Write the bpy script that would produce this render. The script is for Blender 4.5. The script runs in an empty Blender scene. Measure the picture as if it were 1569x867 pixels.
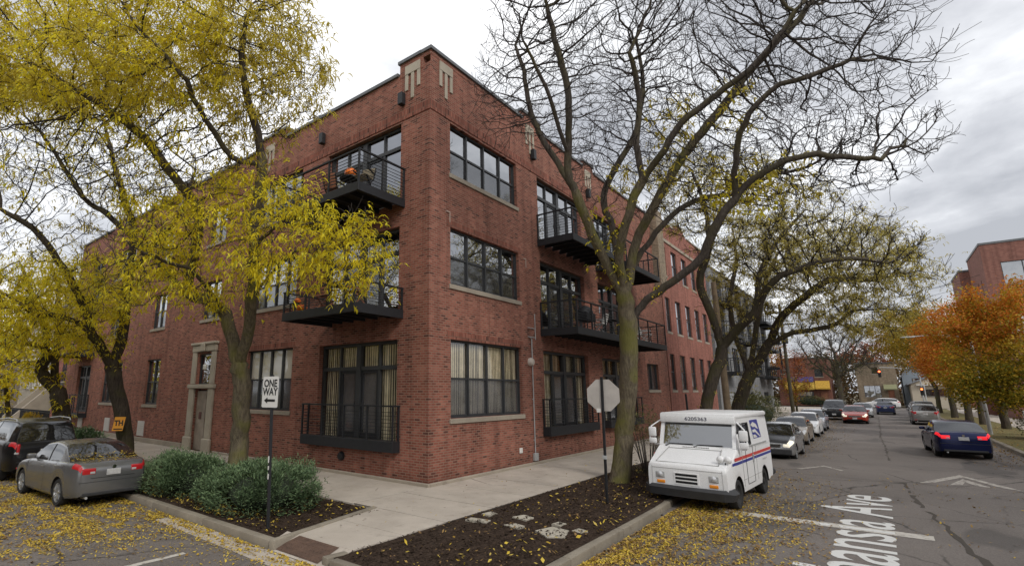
import bpy, bmesh, math, random
import numpy as np
from mathutils import Vector, Matrix
random.seed(7); rng = np.random.default_rng(11)
C = bpy.context.scene.collection
SC = bpy.context.scene
R = math.radians
# ---------------------------------------------------------------- camera (surveyed from the picture's two facades)
CR = Vector((0.64115, -0.76742, 0.00035)); CU = Vector((-0.15312, -0.12748, 0.97995)); CF = Vector((0.75199, 0.62835, 0.19924))
CR.normalize(); CF.normalize(); CU = CR.cross(CF); CU.normalize()
CP = Vector((-10.779, -9.5, 2.5)); FPX = 782.73; PX, PY = 677.9, 439.5
cam = bpy.data.cameras.new('camera'); co = bpy.data.objects.new('camera', cam); C.objects.link(co)
M4 = Matrix((CR, CU, -CF)).transposed().to_4x4(); M4.translation = CP
co.matrix_world = M4
cam.sensor_width = 36.0; cam.lens = FPX/1569*36; cam.shift_x = (784.5-PX)/1569; cam.shift_y = (PY-433.5)/1569
cam.clip_start = .1; cam.clip_end = 3000
SC.camera = co
def at(px, py, w):                       # survey helper: photo pixel at a given depth -> world point
    return CP + CF*w + CR*((px-PX)*w/FPX) - CU*((py-PY)*w/FPX)
def at_y(px, py, y):
    d = CF + CR*((px-PX)/FPX) - CU*((py-PY)/FPX)
    return CP + d*((y-CP.y)/d.y)
def at_x(px, py, x):
    d = CF + CR*((px-PX)/FPX) - CU*((py-PY)/FPX)
    return CP + d*((x-CP.x)/d.x)
def depth(p): return (Vector(p)-CP).dot(CF)
# ---------------------------------------------------------------- materials
def nt(name):
    m = bpy.data.materials.new(name); m.use_nodes = True
    n = m.node_tree; b = n.nodes['Principled BSDF']; return m, n, b
def N(n, t, **k):
    x = n.nodes.new(t)
    for a, v in k.items():
        if a in ('inp',):
            for kk, vv in v.items(): x.inputs[kk].default_value = vv
        else: setattr(x, a, v)
    return x
def ramp(n, stops, interp='LINEAR'):
    r = n.nodes.new('ShaderNodeValToRGB'); e = r.color_ramp; e.interpolation = interp
    while len(e.elements) < len(stops): e.elements.new(.5)
    for i, (p, c) in enumerate(stops): e.elements[i].position = p; e.elements[i].color = (*c, 1)
    return r
def mixc(n, fac, a, b, bt='MIX'):
    m = n.nodes.new('ShaderNodeMix'); m.data_type = 'RGBA'; m.blend_type = bt
    for s, v in ((0, fac), (6, a), (7, b)):
        if hasattr(v, 'links') or hasattr(v, 'is_output'): n.links.new(v, m.inputs[s])
        elif s == 0: m.inputs[0].default_value = v
        else: m.inputs[s].default_value = (*v, 1)
    return m.outputs[2]
def simple(name, col, rough=.6, metal=0, spec=.5, var=0, scale=6, bump=0, bscale=60, coat=0, col2=None, detail=4):
    m, n, b = nt(name)
    b.inputs['Base Color'].default_value = (*col, 1); b.inputs['Roughness'].default_value = rough
    b.inputs['Metallic'].default_value = metal; b.inputs['Specular IOR Level'].default_value = spec
    b.inputs['Coat Weight'].default_value = coat; b.inputs['Coat Roughness'].default_value = .04
    if var or bump or col2:
        g = N(n, 'ShaderNodeNewGeometry')
    if var or col2:
        t = N(n, 'ShaderNodeTexNoise', inp={'Scale': scale, 'Detail': detail, 'Roughness': .65}); n.links.new(g.outputs['Position'], t.inputs['Vector'])
        c2 = col2 or tuple(max(0, c*(1-var)) for c in col)
        c1 = tuple(min(1, c*(1+var*.5)) for c in col)
        r = ramp(n, [(.32, c2), (.68, c1)]); n.links.new(t.outputs['Fac'], r.inputs['Fac']); n.links.new(r.outputs['Color'], b.inputs['Base Color'])
    if bump:
        t2 = N(n, 'ShaderNodeTexNoise', inp={'Scale': bscale, 'Detail': 6.0, 'Roughness': .7}); n.links.new(g.outputs['Position'], t2.inputs['Vector'])
        bp = N(n, 'ShaderNodeBump', inp={'Strength': bump, 'Distance': .02}); n.links.new(t2.outputs['Fac'], bp.inputs['Height']); n.links.new(bp.outputs['Normal'], b.inputs['Normal'])
    return m
def brick_mat(name, stops, mortar, bw=.215, bh=.075, ms=.009, swap=False, stain=.35, white=0):
    m, n, b = nt(name)
    g = N(n, 'ShaderNodeNewGeometry'); sp = N(n, 'ShaderNodeSeparateXYZ'); n.links.new(g.outputs['Position'], sp.inputs[0])
    sn = N(n, 'ShaderNodeSeparateXYZ'); n.links.new(g.outputs['Normal'], sn.inputs[0])
    ab = N(n, 'ShaderNodeMath', operation='ABSOLUTE'); n.links.new(sn.outputs[0], ab.inputs[0])
    gt = N(n, 'ShaderNodeMath', operation='GREATER_THAN', inp={1: .6}); n.links.new(ab.outputs[0], gt.inputs[0])
    mx = N(n, 'ShaderNodeMix'); n.links.new(gt.outputs[0], mx.inputs[0]); n.links.new(sp.outputs[0], mx.inputs[2]); n.links.new(sp.outputs[1], mx.inputs[3])
    cb = N(n, 'ShaderNodeCombineXYZ')
    a, c = (1, 0) if swap else (0, 1)
    n.links.new(mx.outputs[0], cb.inputs[a]); n.links.new(sp.outputs[2], cb.inputs[c])
    br = N(n, 'ShaderNodeTexBrick', offset=.0 if swap else .5, inp={'Scale': 1.0, 'Brick Width': bw, 'Row Height': bh, 'Mortar Size': ms, 'Mortar Smooth': .2, 'Color1': (0, 0, 0, 1), 'Color2': (1, 1, 1, 1), 'Mortar': (.5, .5, .5, 1), 'Bias': 0.0})
    n.links.new(cb.outputs[0], br.inputs['Vector'])
    r = ramp(n, stops); n.links.new(br.outputs['Color'], r.inputs['Fac'])
    t = N(n, 'ShaderNodeTexNoise', inp={'Scale': .55, 'Detail': 5.0, 'Roughness': .6}); n.links.new(g.outputs['Position'], t.inputs['Vector'])
    rs = ramp(n, [(.3, (1-stain,)*3), (.62, (1, 1, 1))]); n.links.new(t.outputs['Fac'], rs.inputs['Fac'])
    c = mixc(n, 1.0, r.outputs['Color'], rs.outputs['Color'], 'MULTIPLY')
    c = mixc(n, br.outputs['Fac'], c, mortar)
    mp = N(n, 'ShaderNodeMapping'); mp.inputs['Scale'].default_value = (3.2, 3.2, .16); n.links.new(g.outputs['Position'], mp.inputs['Vector'])
    ts = N(n, 'ShaderNodeTexNoise', inp={'Scale': 1.0, 'Detail': 6.0, 'Roughness': .6}); n.links.new(mp.outputs[0], ts.inputs['Vector'])
    rk = ramp(n, [(.34, (.74, .74, .75)), (.52, (1, 1, 1)), (.70, (1.10, 1.09, 1.07))]); n.links.new(ts.outputs['Fac'], rk.inputs['Fac']); c = mixc(n, .8, c, rk.outputs['Color'], 'MULTIPLY')
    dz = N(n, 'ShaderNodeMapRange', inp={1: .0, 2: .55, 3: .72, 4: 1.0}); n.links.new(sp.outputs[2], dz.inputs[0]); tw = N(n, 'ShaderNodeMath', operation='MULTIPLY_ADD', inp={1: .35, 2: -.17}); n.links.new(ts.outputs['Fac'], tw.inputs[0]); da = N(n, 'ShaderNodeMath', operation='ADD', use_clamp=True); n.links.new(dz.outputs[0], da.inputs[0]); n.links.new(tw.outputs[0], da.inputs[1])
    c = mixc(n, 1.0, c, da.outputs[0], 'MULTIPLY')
    if white:                                         # lime bloom and soot patches in the masonry
        t3 = N(n, 'ShaderNodeTexNoise', inp={'Scale': 1.7, 'Detail': 8.0, 'Roughness': .75}); n.links.new(g.outputs['Position'], t3.inputs['Vector'])
        r3 = ramp(n, [(.66, (0, 0, 0)), (.85, (white,)*3)]); n.links.new(t3.outputs['Fac'], r3.inputs['Fac'])
        c = mixc(n, r3.outputs['Color'], c, (.3, .22, .18))
    n.links.new(c, b.inputs['Base Color']); b.inputs['Roughness'].default_value = .9; b.inputs['Specular IOR Level'].default_value = .2
    bp = N(n, 'ShaderNodeBump', invert=True, inp={'Strength': .5, 'Distance': .01}); n.links.new(br.outputs['Fac'], bp.inputs['Height']); n.links.new(bp.outputs['Normal'], b.inputs['Normal'])
    return m
RED = [(0, (.10, .04, .032)), (.08, (.155, .056, .042)), (.18, (.235, .080, .056)), (.7, (.305, .106, .074)), (1, (.37, .148, .105))]
def glass_mat(name, tint, refl, trans, rough=.01, dif=.02):
    m = bpy.data.materials.new(name); m.use_nodes = True; n = m.node_tree; n.nodes.clear()
    o = N(n, 'ShaderNodeOutputMaterial'); tr = N(n, 'ShaderNodeBsdfTransparent', inp={'Color': (*tint, 1)}); gl = N(n, 'ShaderNodeBsdfGlossy', inp={'Color': (.95, .97, 1, 1), 'Roughness': rough})
    df = N(n, 'ShaderNodeBsdfDiffuse', inp={'Color': (dif, dif*1.0, dif*1.03, 1)})
    m1 = N(n, 'ShaderNodeMixShader', inp={0: trans}); n.links.new(df.outputs[0], m1.inputs[1]); n.links.new(tr.outputs[0], m1.inputs[2])
    fr = N(n, 'ShaderNodeFresnel'); gb = N(n, 'ShaderNodeNewGeometry'); io = N(n, 'ShaderNodeMath', operation='MULTIPLY_ADD', inp={1: -.8333, 2: 1.5}); n.links.new(gb.outputs['Backfacing'], io.inputs[0]); n.links.new(io.outputs[0], fr.inputs['IOR']); ad = N(n, 'ShaderNodeMath', operation='ADD', use_clamp=True, inp={1: refl}); n.links.new(fr.outputs[0], ad.inputs[0])
    m2 = N(n, 'ShaderNodeMixShader'); n.links.new(ad.outputs[0], m2.inputs[0]); n.links.new(m1.outputs[0], m2.inputs[1]); n.links.new(gl.outputs[0], m2.inputs[2])
    # slightly wavy panes
    g = N(n, 'ShaderNodeNewGeometry'); t = N(n, 'ShaderNodeTexNoise', inp={'Scale': 1.3, 'Detail': 1.0}); n.links.new(g.outputs['Position'], t.inputs['Vector'])
    bp = N(n, 'ShaderNodeBump', inp={'Strength': .12, 'Distance': .03}); n.links.new(t.outputs['Fac'], bp.inputs['Height']); n.links.new(bp.outputs['Normal'], gl.inputs['Normal'])
    n.links.new(m2.outputs[0], o.inputs[0]); return m
def leaf_mat(name, stops, trans=.56, rough=.6):
    m, n, b = nt(name)
    g = N(n, 'ShaderNodeNewGeometry'); r = ramp(n, stops); n.links.new(g.outputs['Random Per Island'], r.inputs['Fac'])
    n.links.new(r.outputs['Color'], b.inputs['Base Color']); b.inputs['Roughness'].default_value = rough; b.inputs['Specular IOR Level'].default_value = .25
    tl = N(n, 'ShaderNodeBsdfTranslucent'); n.links.new(r.outputs['Color'], tl.inputs['Color'])
    mx = N(n, 'ShaderNodeMixShader', inp={0: trans}); o = n.nodes['Material Output']
    n.links.new(b.outputs[0], mx.inputs[1]); n.links.new(tl.outputs[0], mx.inputs[2]); n.links.new(mx.outputs[0], o.inputs[0]); return m
def bark_mat(name, c1, c2, c3, moss=None):
    m, n, b = nt(name)
    g = N(n, 'ShaderNodeNewGeometry'); mp = N(n, 'ShaderNodeMapping'); mp.inputs['Scale'].default_value = (9, 9, 1.6); n.links.new(g.outputs['Position'], mp.inputs['Vector'])
    t = N(n, 'ShaderNodeTexNoise', inp={'Scale': 2.2, 'Detail': 7.0, 'Roughness': .7}); n.links.new(mp.outputs[0], t.inputs['Vector'])
    r = ramp(n, [(.28, c1), (.5, c2), (.72, c3)]); n.links.new(t.outputs['Fac'], r.inputs['Fac']); c = r.outputs['Color']
    if moss:
        t2 = N(n, 'ShaderNodeTexNoise', inp={'Scale': 1.6, 'Detail': 5.0}); n.links.new(g.outputs['Position'], t2.inputs['Vector'])
        r2 = ramp(n, [(.46, (0, 0, 0)), (.66, (.75, .75, .75))]); n.links.new(t2.outputs['Fac'], r2.inputs['Fac'])
        c = mixc(n, r2.outputs['Color'], c, moss)
    n.links.new(c, b.inputs['Base Color']); b.inputs['Roughness'].default_value = .95; b.inputs['Specular IOR Level'].default_value = .15
    bp = N(n, 'ShaderNodeBump', inp={'Strength': .9, 'Distance': .05}); n.links.new(t.outputs['Fac'], bp.inputs['Height']); n.links.new(bp.outputs['Normal'], b.inputs['Normal'])
    return m
def emit(name, col, s):
    m, n, b = nt(name); b.inputs['Base Color'].default_value = (*col, 1); b.inputs['Emission Color'].default_value = (*col, 1); b.inputs['Emission Strength'].default_value = s; return m
def paint(name, col, metal=.0, rough=.28, dirt=.12):
    m = simple(name, col, rough, metal, .5, var=dirt, scale=2.2, coat=.3 if sum(col) > .12 else .06); m.node_tree.nodes['Principled BSDF'].inputs['Specular IOR Level'].default_value = .5 if sum(col) > .12 else .3; return m

def road_mat():
    m, n, b = nt('asphalt'); g = N(n, 'ShaderNodeNewGeometry'); P = g.outputs['Position']
    def noise(s, d, ro=.6, vec=None):
        t = N(n, 'ShaderNodeTexNoise', inp={'Scale': s, 'Detail': d, 'Roughness': ro}); n.links.new(vec or P, t.inputs['Vector']); return t
    big = noise(.22, 5.0); r = ramp(n, [(.3, (.130, .114, .103)), (.55, (.178, .157, .142)), (.75, (.212, .188, .170))]); n.links.new(big.outputs['Fac'], r.inputs['Fac'])
    fine = noise(38, 4.0, .8); rf = ramp(n, [(.3, (.62, .62, .62)), (.7, (1.28, 1.28, 1.28))]); n.links.new(fine.outputs['Fac'], rf.inputs['Fac'])
    c = mixc(n, 1.0, r.outputs['Color'], rf.outputs['Color'], 'MULTIPLY')
    # tar patches and cracks
    mp = N(n, 'ShaderNodeMapping'); mp.inputs['Scale'].default_value = (.16, .42, 1); n.links.new(P, mp.inputs['Vector'])
    pa = noise(1.3, 2.0, .4, mp.outputs[0]); rp = ramp(n, [(.60, (0, 0, 0)), (.63, (.55, .55, .55))]); n.links.new(pa.outputs['Fac'], rp.inputs['Fac'])
    c = mixc(n, rp.outputs['Color'], c, (.072, .067, .063))
    wb = noise(.8, 4.0); mx = N(n, 'ShaderNodeMix', data_type='VECTOR'); mx.inputs[0].default_value = .35; n.links.new(P, mx.inputs[4]); n.links.new(wb.outputs['Color'], mx.inputs[5])
    vo = N(n, 'ShaderNodeTexVoronoi', feature='DISTANCE_TO_EDGE', inp={'Scale': .62}); n.links.new(mx.outputs[1], vo.inputs['Vector'])
    rc = ramp(n, [(.004, (.8, .8, .8)), (.014, (0, 0, 0))]); n.links.new(vo.outputs['Distance'], rc.inputs['Fac'])
    gate = noise(.3, 2.0); rg = ramp(n, [(.45, (0, 0, 0)), (.56, (1, 1, 1))]); n.links.new(gate.outputs['Fac'], rg.inputs['Fac'])
    cf = mixc(n, 1.0, rc.outputs['Color'], rg.outputs['Color'], 'MULTIPLY')
    c = mixc(n, cf, c, (.035, .032, .03))
    n.links.new(c, b.inputs['Base Color']); b.inputs['Roughness'].default_value = .85; b.inputs['Specular IOR Level'].default_value = .3
    bp = N(n, 'ShaderNodeBump', inp={'Strength': .35, 'Distance': .015}); n.links.new(fine.outputs['Fac'], bp.inputs['Height']); n.links.new(bp.outputs['Normal'], b.inputs['Normal'])
    return m
def concrete_mat(name, a, bcol, stain=(.17, .15, .12), amt=.6, crack=False):
    m, n, b = nt(name); g = N(n, 'ShaderNodeNewGeometry'); P = g.outputs['Position']
    t = N(n, 'ShaderNodeTexNoise', inp={'Scale': .9, 'Detail': 7.0, 'Roughness': .65}); n.links.new(P, t.inputs['Vector'])
    r = ramp(n, [(.3, a), (.7, bcol)]); n.links.new(t.outputs['Fac'], r.inputs['Fac'])
    t2 = N(n, 'ShaderNodeTexNoise', inp={'Scale': 2.6, 'Detail': 9.0, 'Roughness': .75}); n.links.new(P, t2.inputs['Vector'])
    r2 = ramp(n, [(.55, (0, 0, 0)), (.75, (amt,)*3)]); n.links.new(t2.outputs['Fac'], r2.inputs['Fac'])
    c = mixc(n, r2.outputs['Color'], r.outputs['Color'], stain)
    t3 = N(n, 'ShaderNodeTexNoise', inp={'Scale': 90.0, 'Detail': 3.0}); n.links.new(P, t3.inputs['Vector'])
    r3 = ramp(n, [(.3, (.82, .82, .82)), (.7, (1.1, 1.1, 1.1))]); n.links.new(t3.outputs['Fac'], r3.inputs['Fac'])
    c = mixc(n, 1.0, c, r3.outputs['Color'], 'MULTIPLY')
    if crack:
        vg = N(n, 'ShaderNodeTexVoronoi', inp={'Scale': 2.3}); n.links.new(P, vg.inputs['Vector']); rgm = ramp(n, [(.05, (.6, .6, .6)), (.075, (0, 0, 0))]); n.links.new(vg.outputs['Distance'], rgm.inputs['Fac']); c = mixc(n, rgm.outputs['Color'], c, (.12, .10, .085))
        mx = N(n, 'ShaderNodeMix', data_type='VECTOR'); mx.inputs[0].default_value = .1; n.links.new(P, mx.inputs[4]); n.links.new(t2.outputs['Color'], mx.inputs[5])
        vo = N(n, 'ShaderNodeTexVoronoi', feature='DISTANCE_TO_EDGE', inp={'Scale': .42}); n.links.new(mx.outputs[1], vo.inputs['Vector'])
        rc = ramp(n, [(.002, (.75, .75, .75)), (.007, (0, 0, 0))]); n.links.new(vo.outputs['Distance'], rc.inputs['Fac']); rg = ramp(n, [(.54, (0, 0, 0)), (.6, (.8, .8, .8))]); n.links.new(t.outputs['Fac'], rg.inputs['Fac'])
        c = mixc(n, mixc(n, 1.0, rc.outputs['Color'], rg.outputs['Color'], 'MULTIPLY'), c, (.06, .05, .04))
    n.links.new(c, b.inputs['Base Color']); b.inputs['Roughness'].default_value = .9; b.inputs['Specular IOR Level'].default_value = .25
    return m
def worn_paint_mat(name, col, under, keep=.45):
    m, n, b = nt(name); g = N(n, 'ShaderNodeNewGeometry')
    t = N(n, 'ShaderNodeTexNoise', inp={'Scale': 7.0, 'Detail': 8.0, 'Roughness': .75}); n.links.new(g.outputs['Position'], t.inputs['Vector'])
    r = ramp(n, [(keep-.06, under), (keep+.06, col)]); n.links.new(t.outputs['Fac'], r.inputs['Fac']); n.links.new(r.outputs['Color'], b.inputs['Base Color']); b.inputs['Roughness'].default_value = .8
    return m
MT = {}
def build_mats():
    d = MT
    d['brick'] = brick_mat('red_brick', RED, (.26, .165, .125), bw=.21, bh=.070, ms=.0115, white=.35)
    d['soldier'] = brick_mat('soldier_brick', RED, (.15, .10, .075), bw=.215, bh=.075, swap=True)
    d['brick_n'] = brick_mat('painted_brick', [(0, (.25, .098, .074)), (.4, (.31, .124, .094)), (1, (.36, .155, .118))], (.27, .14, .11), ms=.007)
    d['brick_far'] = brick_mat('far_brick', [(0, (.16, .06, .045)), (1, (.27, .11, .08))], (.2, .14, .11), stain=.2)
    d['brick_tan'] = brick_mat('tan_brick', [(0, (.20, .15, .10)), (1, (.33, .26, .18))], (.25, .22, .18), stain=.25)
    d['brick_grey'] = brick_mat('grey_block', [(0, (.19, .195, .2)), (1, (.25, .255, .26))], (.17, .17, .175), bw=.4, bh=.2, stain=.15)
    d['brick_modern'] = brick_mat('modern_brick', [(0, (.2, .085, .065)), (1, (.29, .13, .10))], (.2, .13, .11), stain=.15)
    d['stone'] = concrete_mat('limestone', (.33, .29, .23), (.46, .41, .33), (.2, .17, .13), .5)
    d['sill'] = concrete_mat('sill_stone', (.27, .235, .19), (.38, .33, .265), (.15, .12, .1), .6)
    d['conc'] = concrete_mat('concrete', (.38, .335, .285), (.52, .465, .40), (.22, .19, .155), .6, True)
    d['kerb'] = concrete_mat('kerb_concrete', (.19, .165, .13), (.31, .275, .22), (.11, .09, .065), .8)
    d['gap'] = simple('joint_dirt', (.06, .05, .04), .95)
    d['asphalt'] = road_mat()
    d['mulch'] = simple('mulch', (.062, .043, .032), .97, var=.75, scale=22, bump=1.0, bscale=55, spec=.1, detail=8)
    d['soil'] = simple('leafy_soil', (.13, .1, .06), .97, var=.6, scale=3, bump=.8, bscale=40, col2=(.06, .06, .025))
    d['grass'] = simple('grass_ground', (.10, .11, .035), .97, var=.5, scale=2.5, bump=.8, bscale=40, col2=(.16, .10, .03))
    d['flag'] = concrete_mat('flagstone', (.36, .33, .27), (.5, .46, .38), (.22, .18, .13), .4)
    d['black'] = simple('black_painted_steel', (.017, .018, .021), .55, .0, .4, var=.2)
    d['frame'] = simple('dark_window_frame', (.030, .032, .035), .5, 0, .5, var=.2)
    d['deckunder'] = simple('dark_deck_boards', (.035, .03, .027), .85, var=.4)
    d['gU'] = glass_mat('reflective_pane', (.55, .56, .58), .34, .45)
    d['gL'] = glass_mat('screened_pane', (.40, .40, .41), .10, .50, .05, .07)
    d['gF'] = glass_mat('ground_floor_pane', (.94, .93, .90), .03, .97)
    d['gFL'] = glass_mat('ground_floor_screen', (.6, .6, .6), .04, .62, .08, .14)
    d['room'] = simple('dark_room', (.045, .04, .035), .9)
    d['blind'] = simple('vertical_blind', (.76, .68, .50), .7, var=.25, scale=4)
    d['shade'] = simple('roller_shade', (.68, .66, .60), .8)
    d['greyshade'] = simple('insect_screen', (.30, .265, .24), .8, var=.2)
    d['tile'] = simple('coping_metal', (.13, .135, .14), .55, .3, var=.2)
    d['white'] = simple('white_enamel', (.76, .76, .74), .35, var=.05, scale=3)
    d['van_white'] = concrete_mat('postal_white', (.77, .78, .785), (.80, .805, .81), (.52, .50, .45), .38); d['van_white'].node_tree.nodes['Principled BSDF'].inputs['Roughness'].default_value = .36; d['van_white'].node_tree.nodes['Principled BSDF'].inputs['Specular IOR Level'].default_value = .5
    d['rubber'] = simple('tyre_rubber', (.018, .018, .018), .8, var=.3)
    d['bumper'] = simple('black_bumper', (.03, .031, .034), .6, var=.2)
    d['alu'] = simple('alloy_rim', (.42, .43, .44), .35, .7)
    d['chrome'] = simple('chrome', (.7, .7, .7), .15, 1.0)
    d['carglass'] = glass_mat('car_glass', (.22, .23, .24), .05, .3)
    d['vanglass'] = glass_mat('van_windscreen', (.25, .26, .27), .16, .35, .02)
    d['cargap'] = simple('panel_gap', (.008, .008, .008), .9)
    d['lampglass'] = simple('headlamp_lens', (.55, .56, .57), .08, .3, .8)
    d['lamplit'] = emit('lit_headlamp', (1.0, .93, .75), .3)
    d['tail'] = simple('tail_lens', (.42, .015, .02), .15, 0, .6)
    d['taillit'] = emit('lit_brake_lamp', (.8, .02, .03), .55)
    d['amber'] = simple('amber_lens', (.75, .26, .02), .2)
    d['plate'] = simple('number_plate', (.5, .5, .5), .5, var=.3, scale=9)
    d['bluered'] = simple('postal_red', (.55, .05, .04), .5); d['blue'] = simple('postal_blue', (.03, .04, .25), .5)
    d['orange'] = simple('pumpkin_skin', (.75, .17, .015), .5, var=.2, scale=12)
    d['stem'] = simple('pumpkin_stem', (.16, .13, .05), .8)
    d['wood'] = simple('chair_wood', (.27, .11, .06), .6, var=.3)
    d['canvas'] = simple('chair_canvas', (.24, .20, .14), .8)
    d['galv'] = simple('galvanised_steel', (.42, .43, .43), .5, .2, var=.2)
    d['signback'] = simple('sign_back_aluminium', (.40, .37, .34), .55, .25, var=.15, scale=3)
    d['signwhite'] = simple('sign_white', (.66, .65, .62), .5); d['ink'] = simple('sign_black', (.012, .012, .013), .5)
    d['signyellow'] = simple('sign_orange', (.75, .33, .03), .6)
    d['line'] = worn_paint_mat('worn_road_paint', (.50, .47, .42), (.17, .15, .13), .42)
    d['text'] = worn_paint_mat('road_lettering', (.62, .62, .60), (.30, .285, .26), .36)  # viewer overlay lettering, given a worn paint look
    d['hump'] = worn_paint_mat('hump_chevron', (.40, .37, .33), (.16, .14, .125), .46)
    d['tactile'] = simple('tactile_brown', (.11, .065, .045), .85, var=.3, bump=.5)
    d['pole'] = simple('pole_timber', (.23, .17, .11), .9, var=.3, scale=3)
    d['wire'] = simple('cable', (.03, .03, .035), .7)
    d['bark'] = bark_mat('bark_mossy', (.045, .036, .028), (.13, .108, .075), (.22, .185, .12), (.15, .145, .035))
    d['bark2'] = bark_mat('bark_dark', (.03, .025, .02), (.07, .058, .046), (.115, .095, .07), (.075, .07, .03))
    d['twig'] = simple('twigs', (.052, .045, .041), .9, var=.3, spec=.1)
    YL = [(0, (.34, .22, .03)), (.08, (.60, .48, .02)), (.4, (.80, .67, .03)), (.8, (.90, .78, .06)), (1, (.58, .60, .09))]
    d['yellow'] = leaf_mat('yellow_locust_leaf', YL)
    d['olive'] = leaf_mat('olive_locust_leaf', [(0, (.42, .33, .04)), (.6, (.66, .54, .07)), (1, (.58, .50, .12))])  # in the yellow trees' upper crowns it puts backlit shade into leaf colour
    d['orangeleaf'] = leaf_mat('orange_maple_leaf', [(0, (.42, .12, .012)), (.5, (.55, .18, .02)), (1, (.58, .28, .03))], .35)
    d['goldleaf'] = leaf_mat('golden_maple_leaf', [(0, (.20, .17, .015)), (.5, (.40, .27, .02)), (1, (.52, .31, .025))], .35)
    d['redleaf'] = leaf_mat('russet_leaf', [(0, (.22, .05, .025)), (.6, (.32, .09, .03)), (1, (.36, .16, .04))], .3)
    d['darkgold'] = leaf_mat('bronze_leaf', [(0, (.12, .10, .03)), (.6, (.26, .19, .03)), (1, (.33, .22, .03))], .3)
    d['haze_leaf'] = leaf_mat('olive_brown_leaf', [(0, (.32, .26, .06)), (.5, (.48, .41, .10)), (1, (.60, .50, .11))])
    d['juniper'] = leaf_mat('juniper_leaf', [(0, (.06, .10, .05)), (.5, (.12, .185, .09)), (1, (.20, .28, .14))], .15)
    d['hedge'] = leaf_mat('hedge_leaf', [(0, (.07, .08, .03)), (.6, (.12, .125, .05)), (1, (.2, .18, .06))], .2)
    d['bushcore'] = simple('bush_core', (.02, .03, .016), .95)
    d['litter'] = leaf_mat('fallen_leaf', [(0, (.22, .12, .03)), (.15, (.42, .27, .03)), (.6, (.62, .45, .05)), (.86, (.58, .44, .10)), (1, (.22, .13, .05))], .1, .7)
    d['litterdry'] = leaf_mat('dry_fallen_leaf', [(0, (.10, .06, .03)), (.5, (.25, .15, .06)), (1, (.42, .28, .07))], .1, .7)
build_mats()
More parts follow.
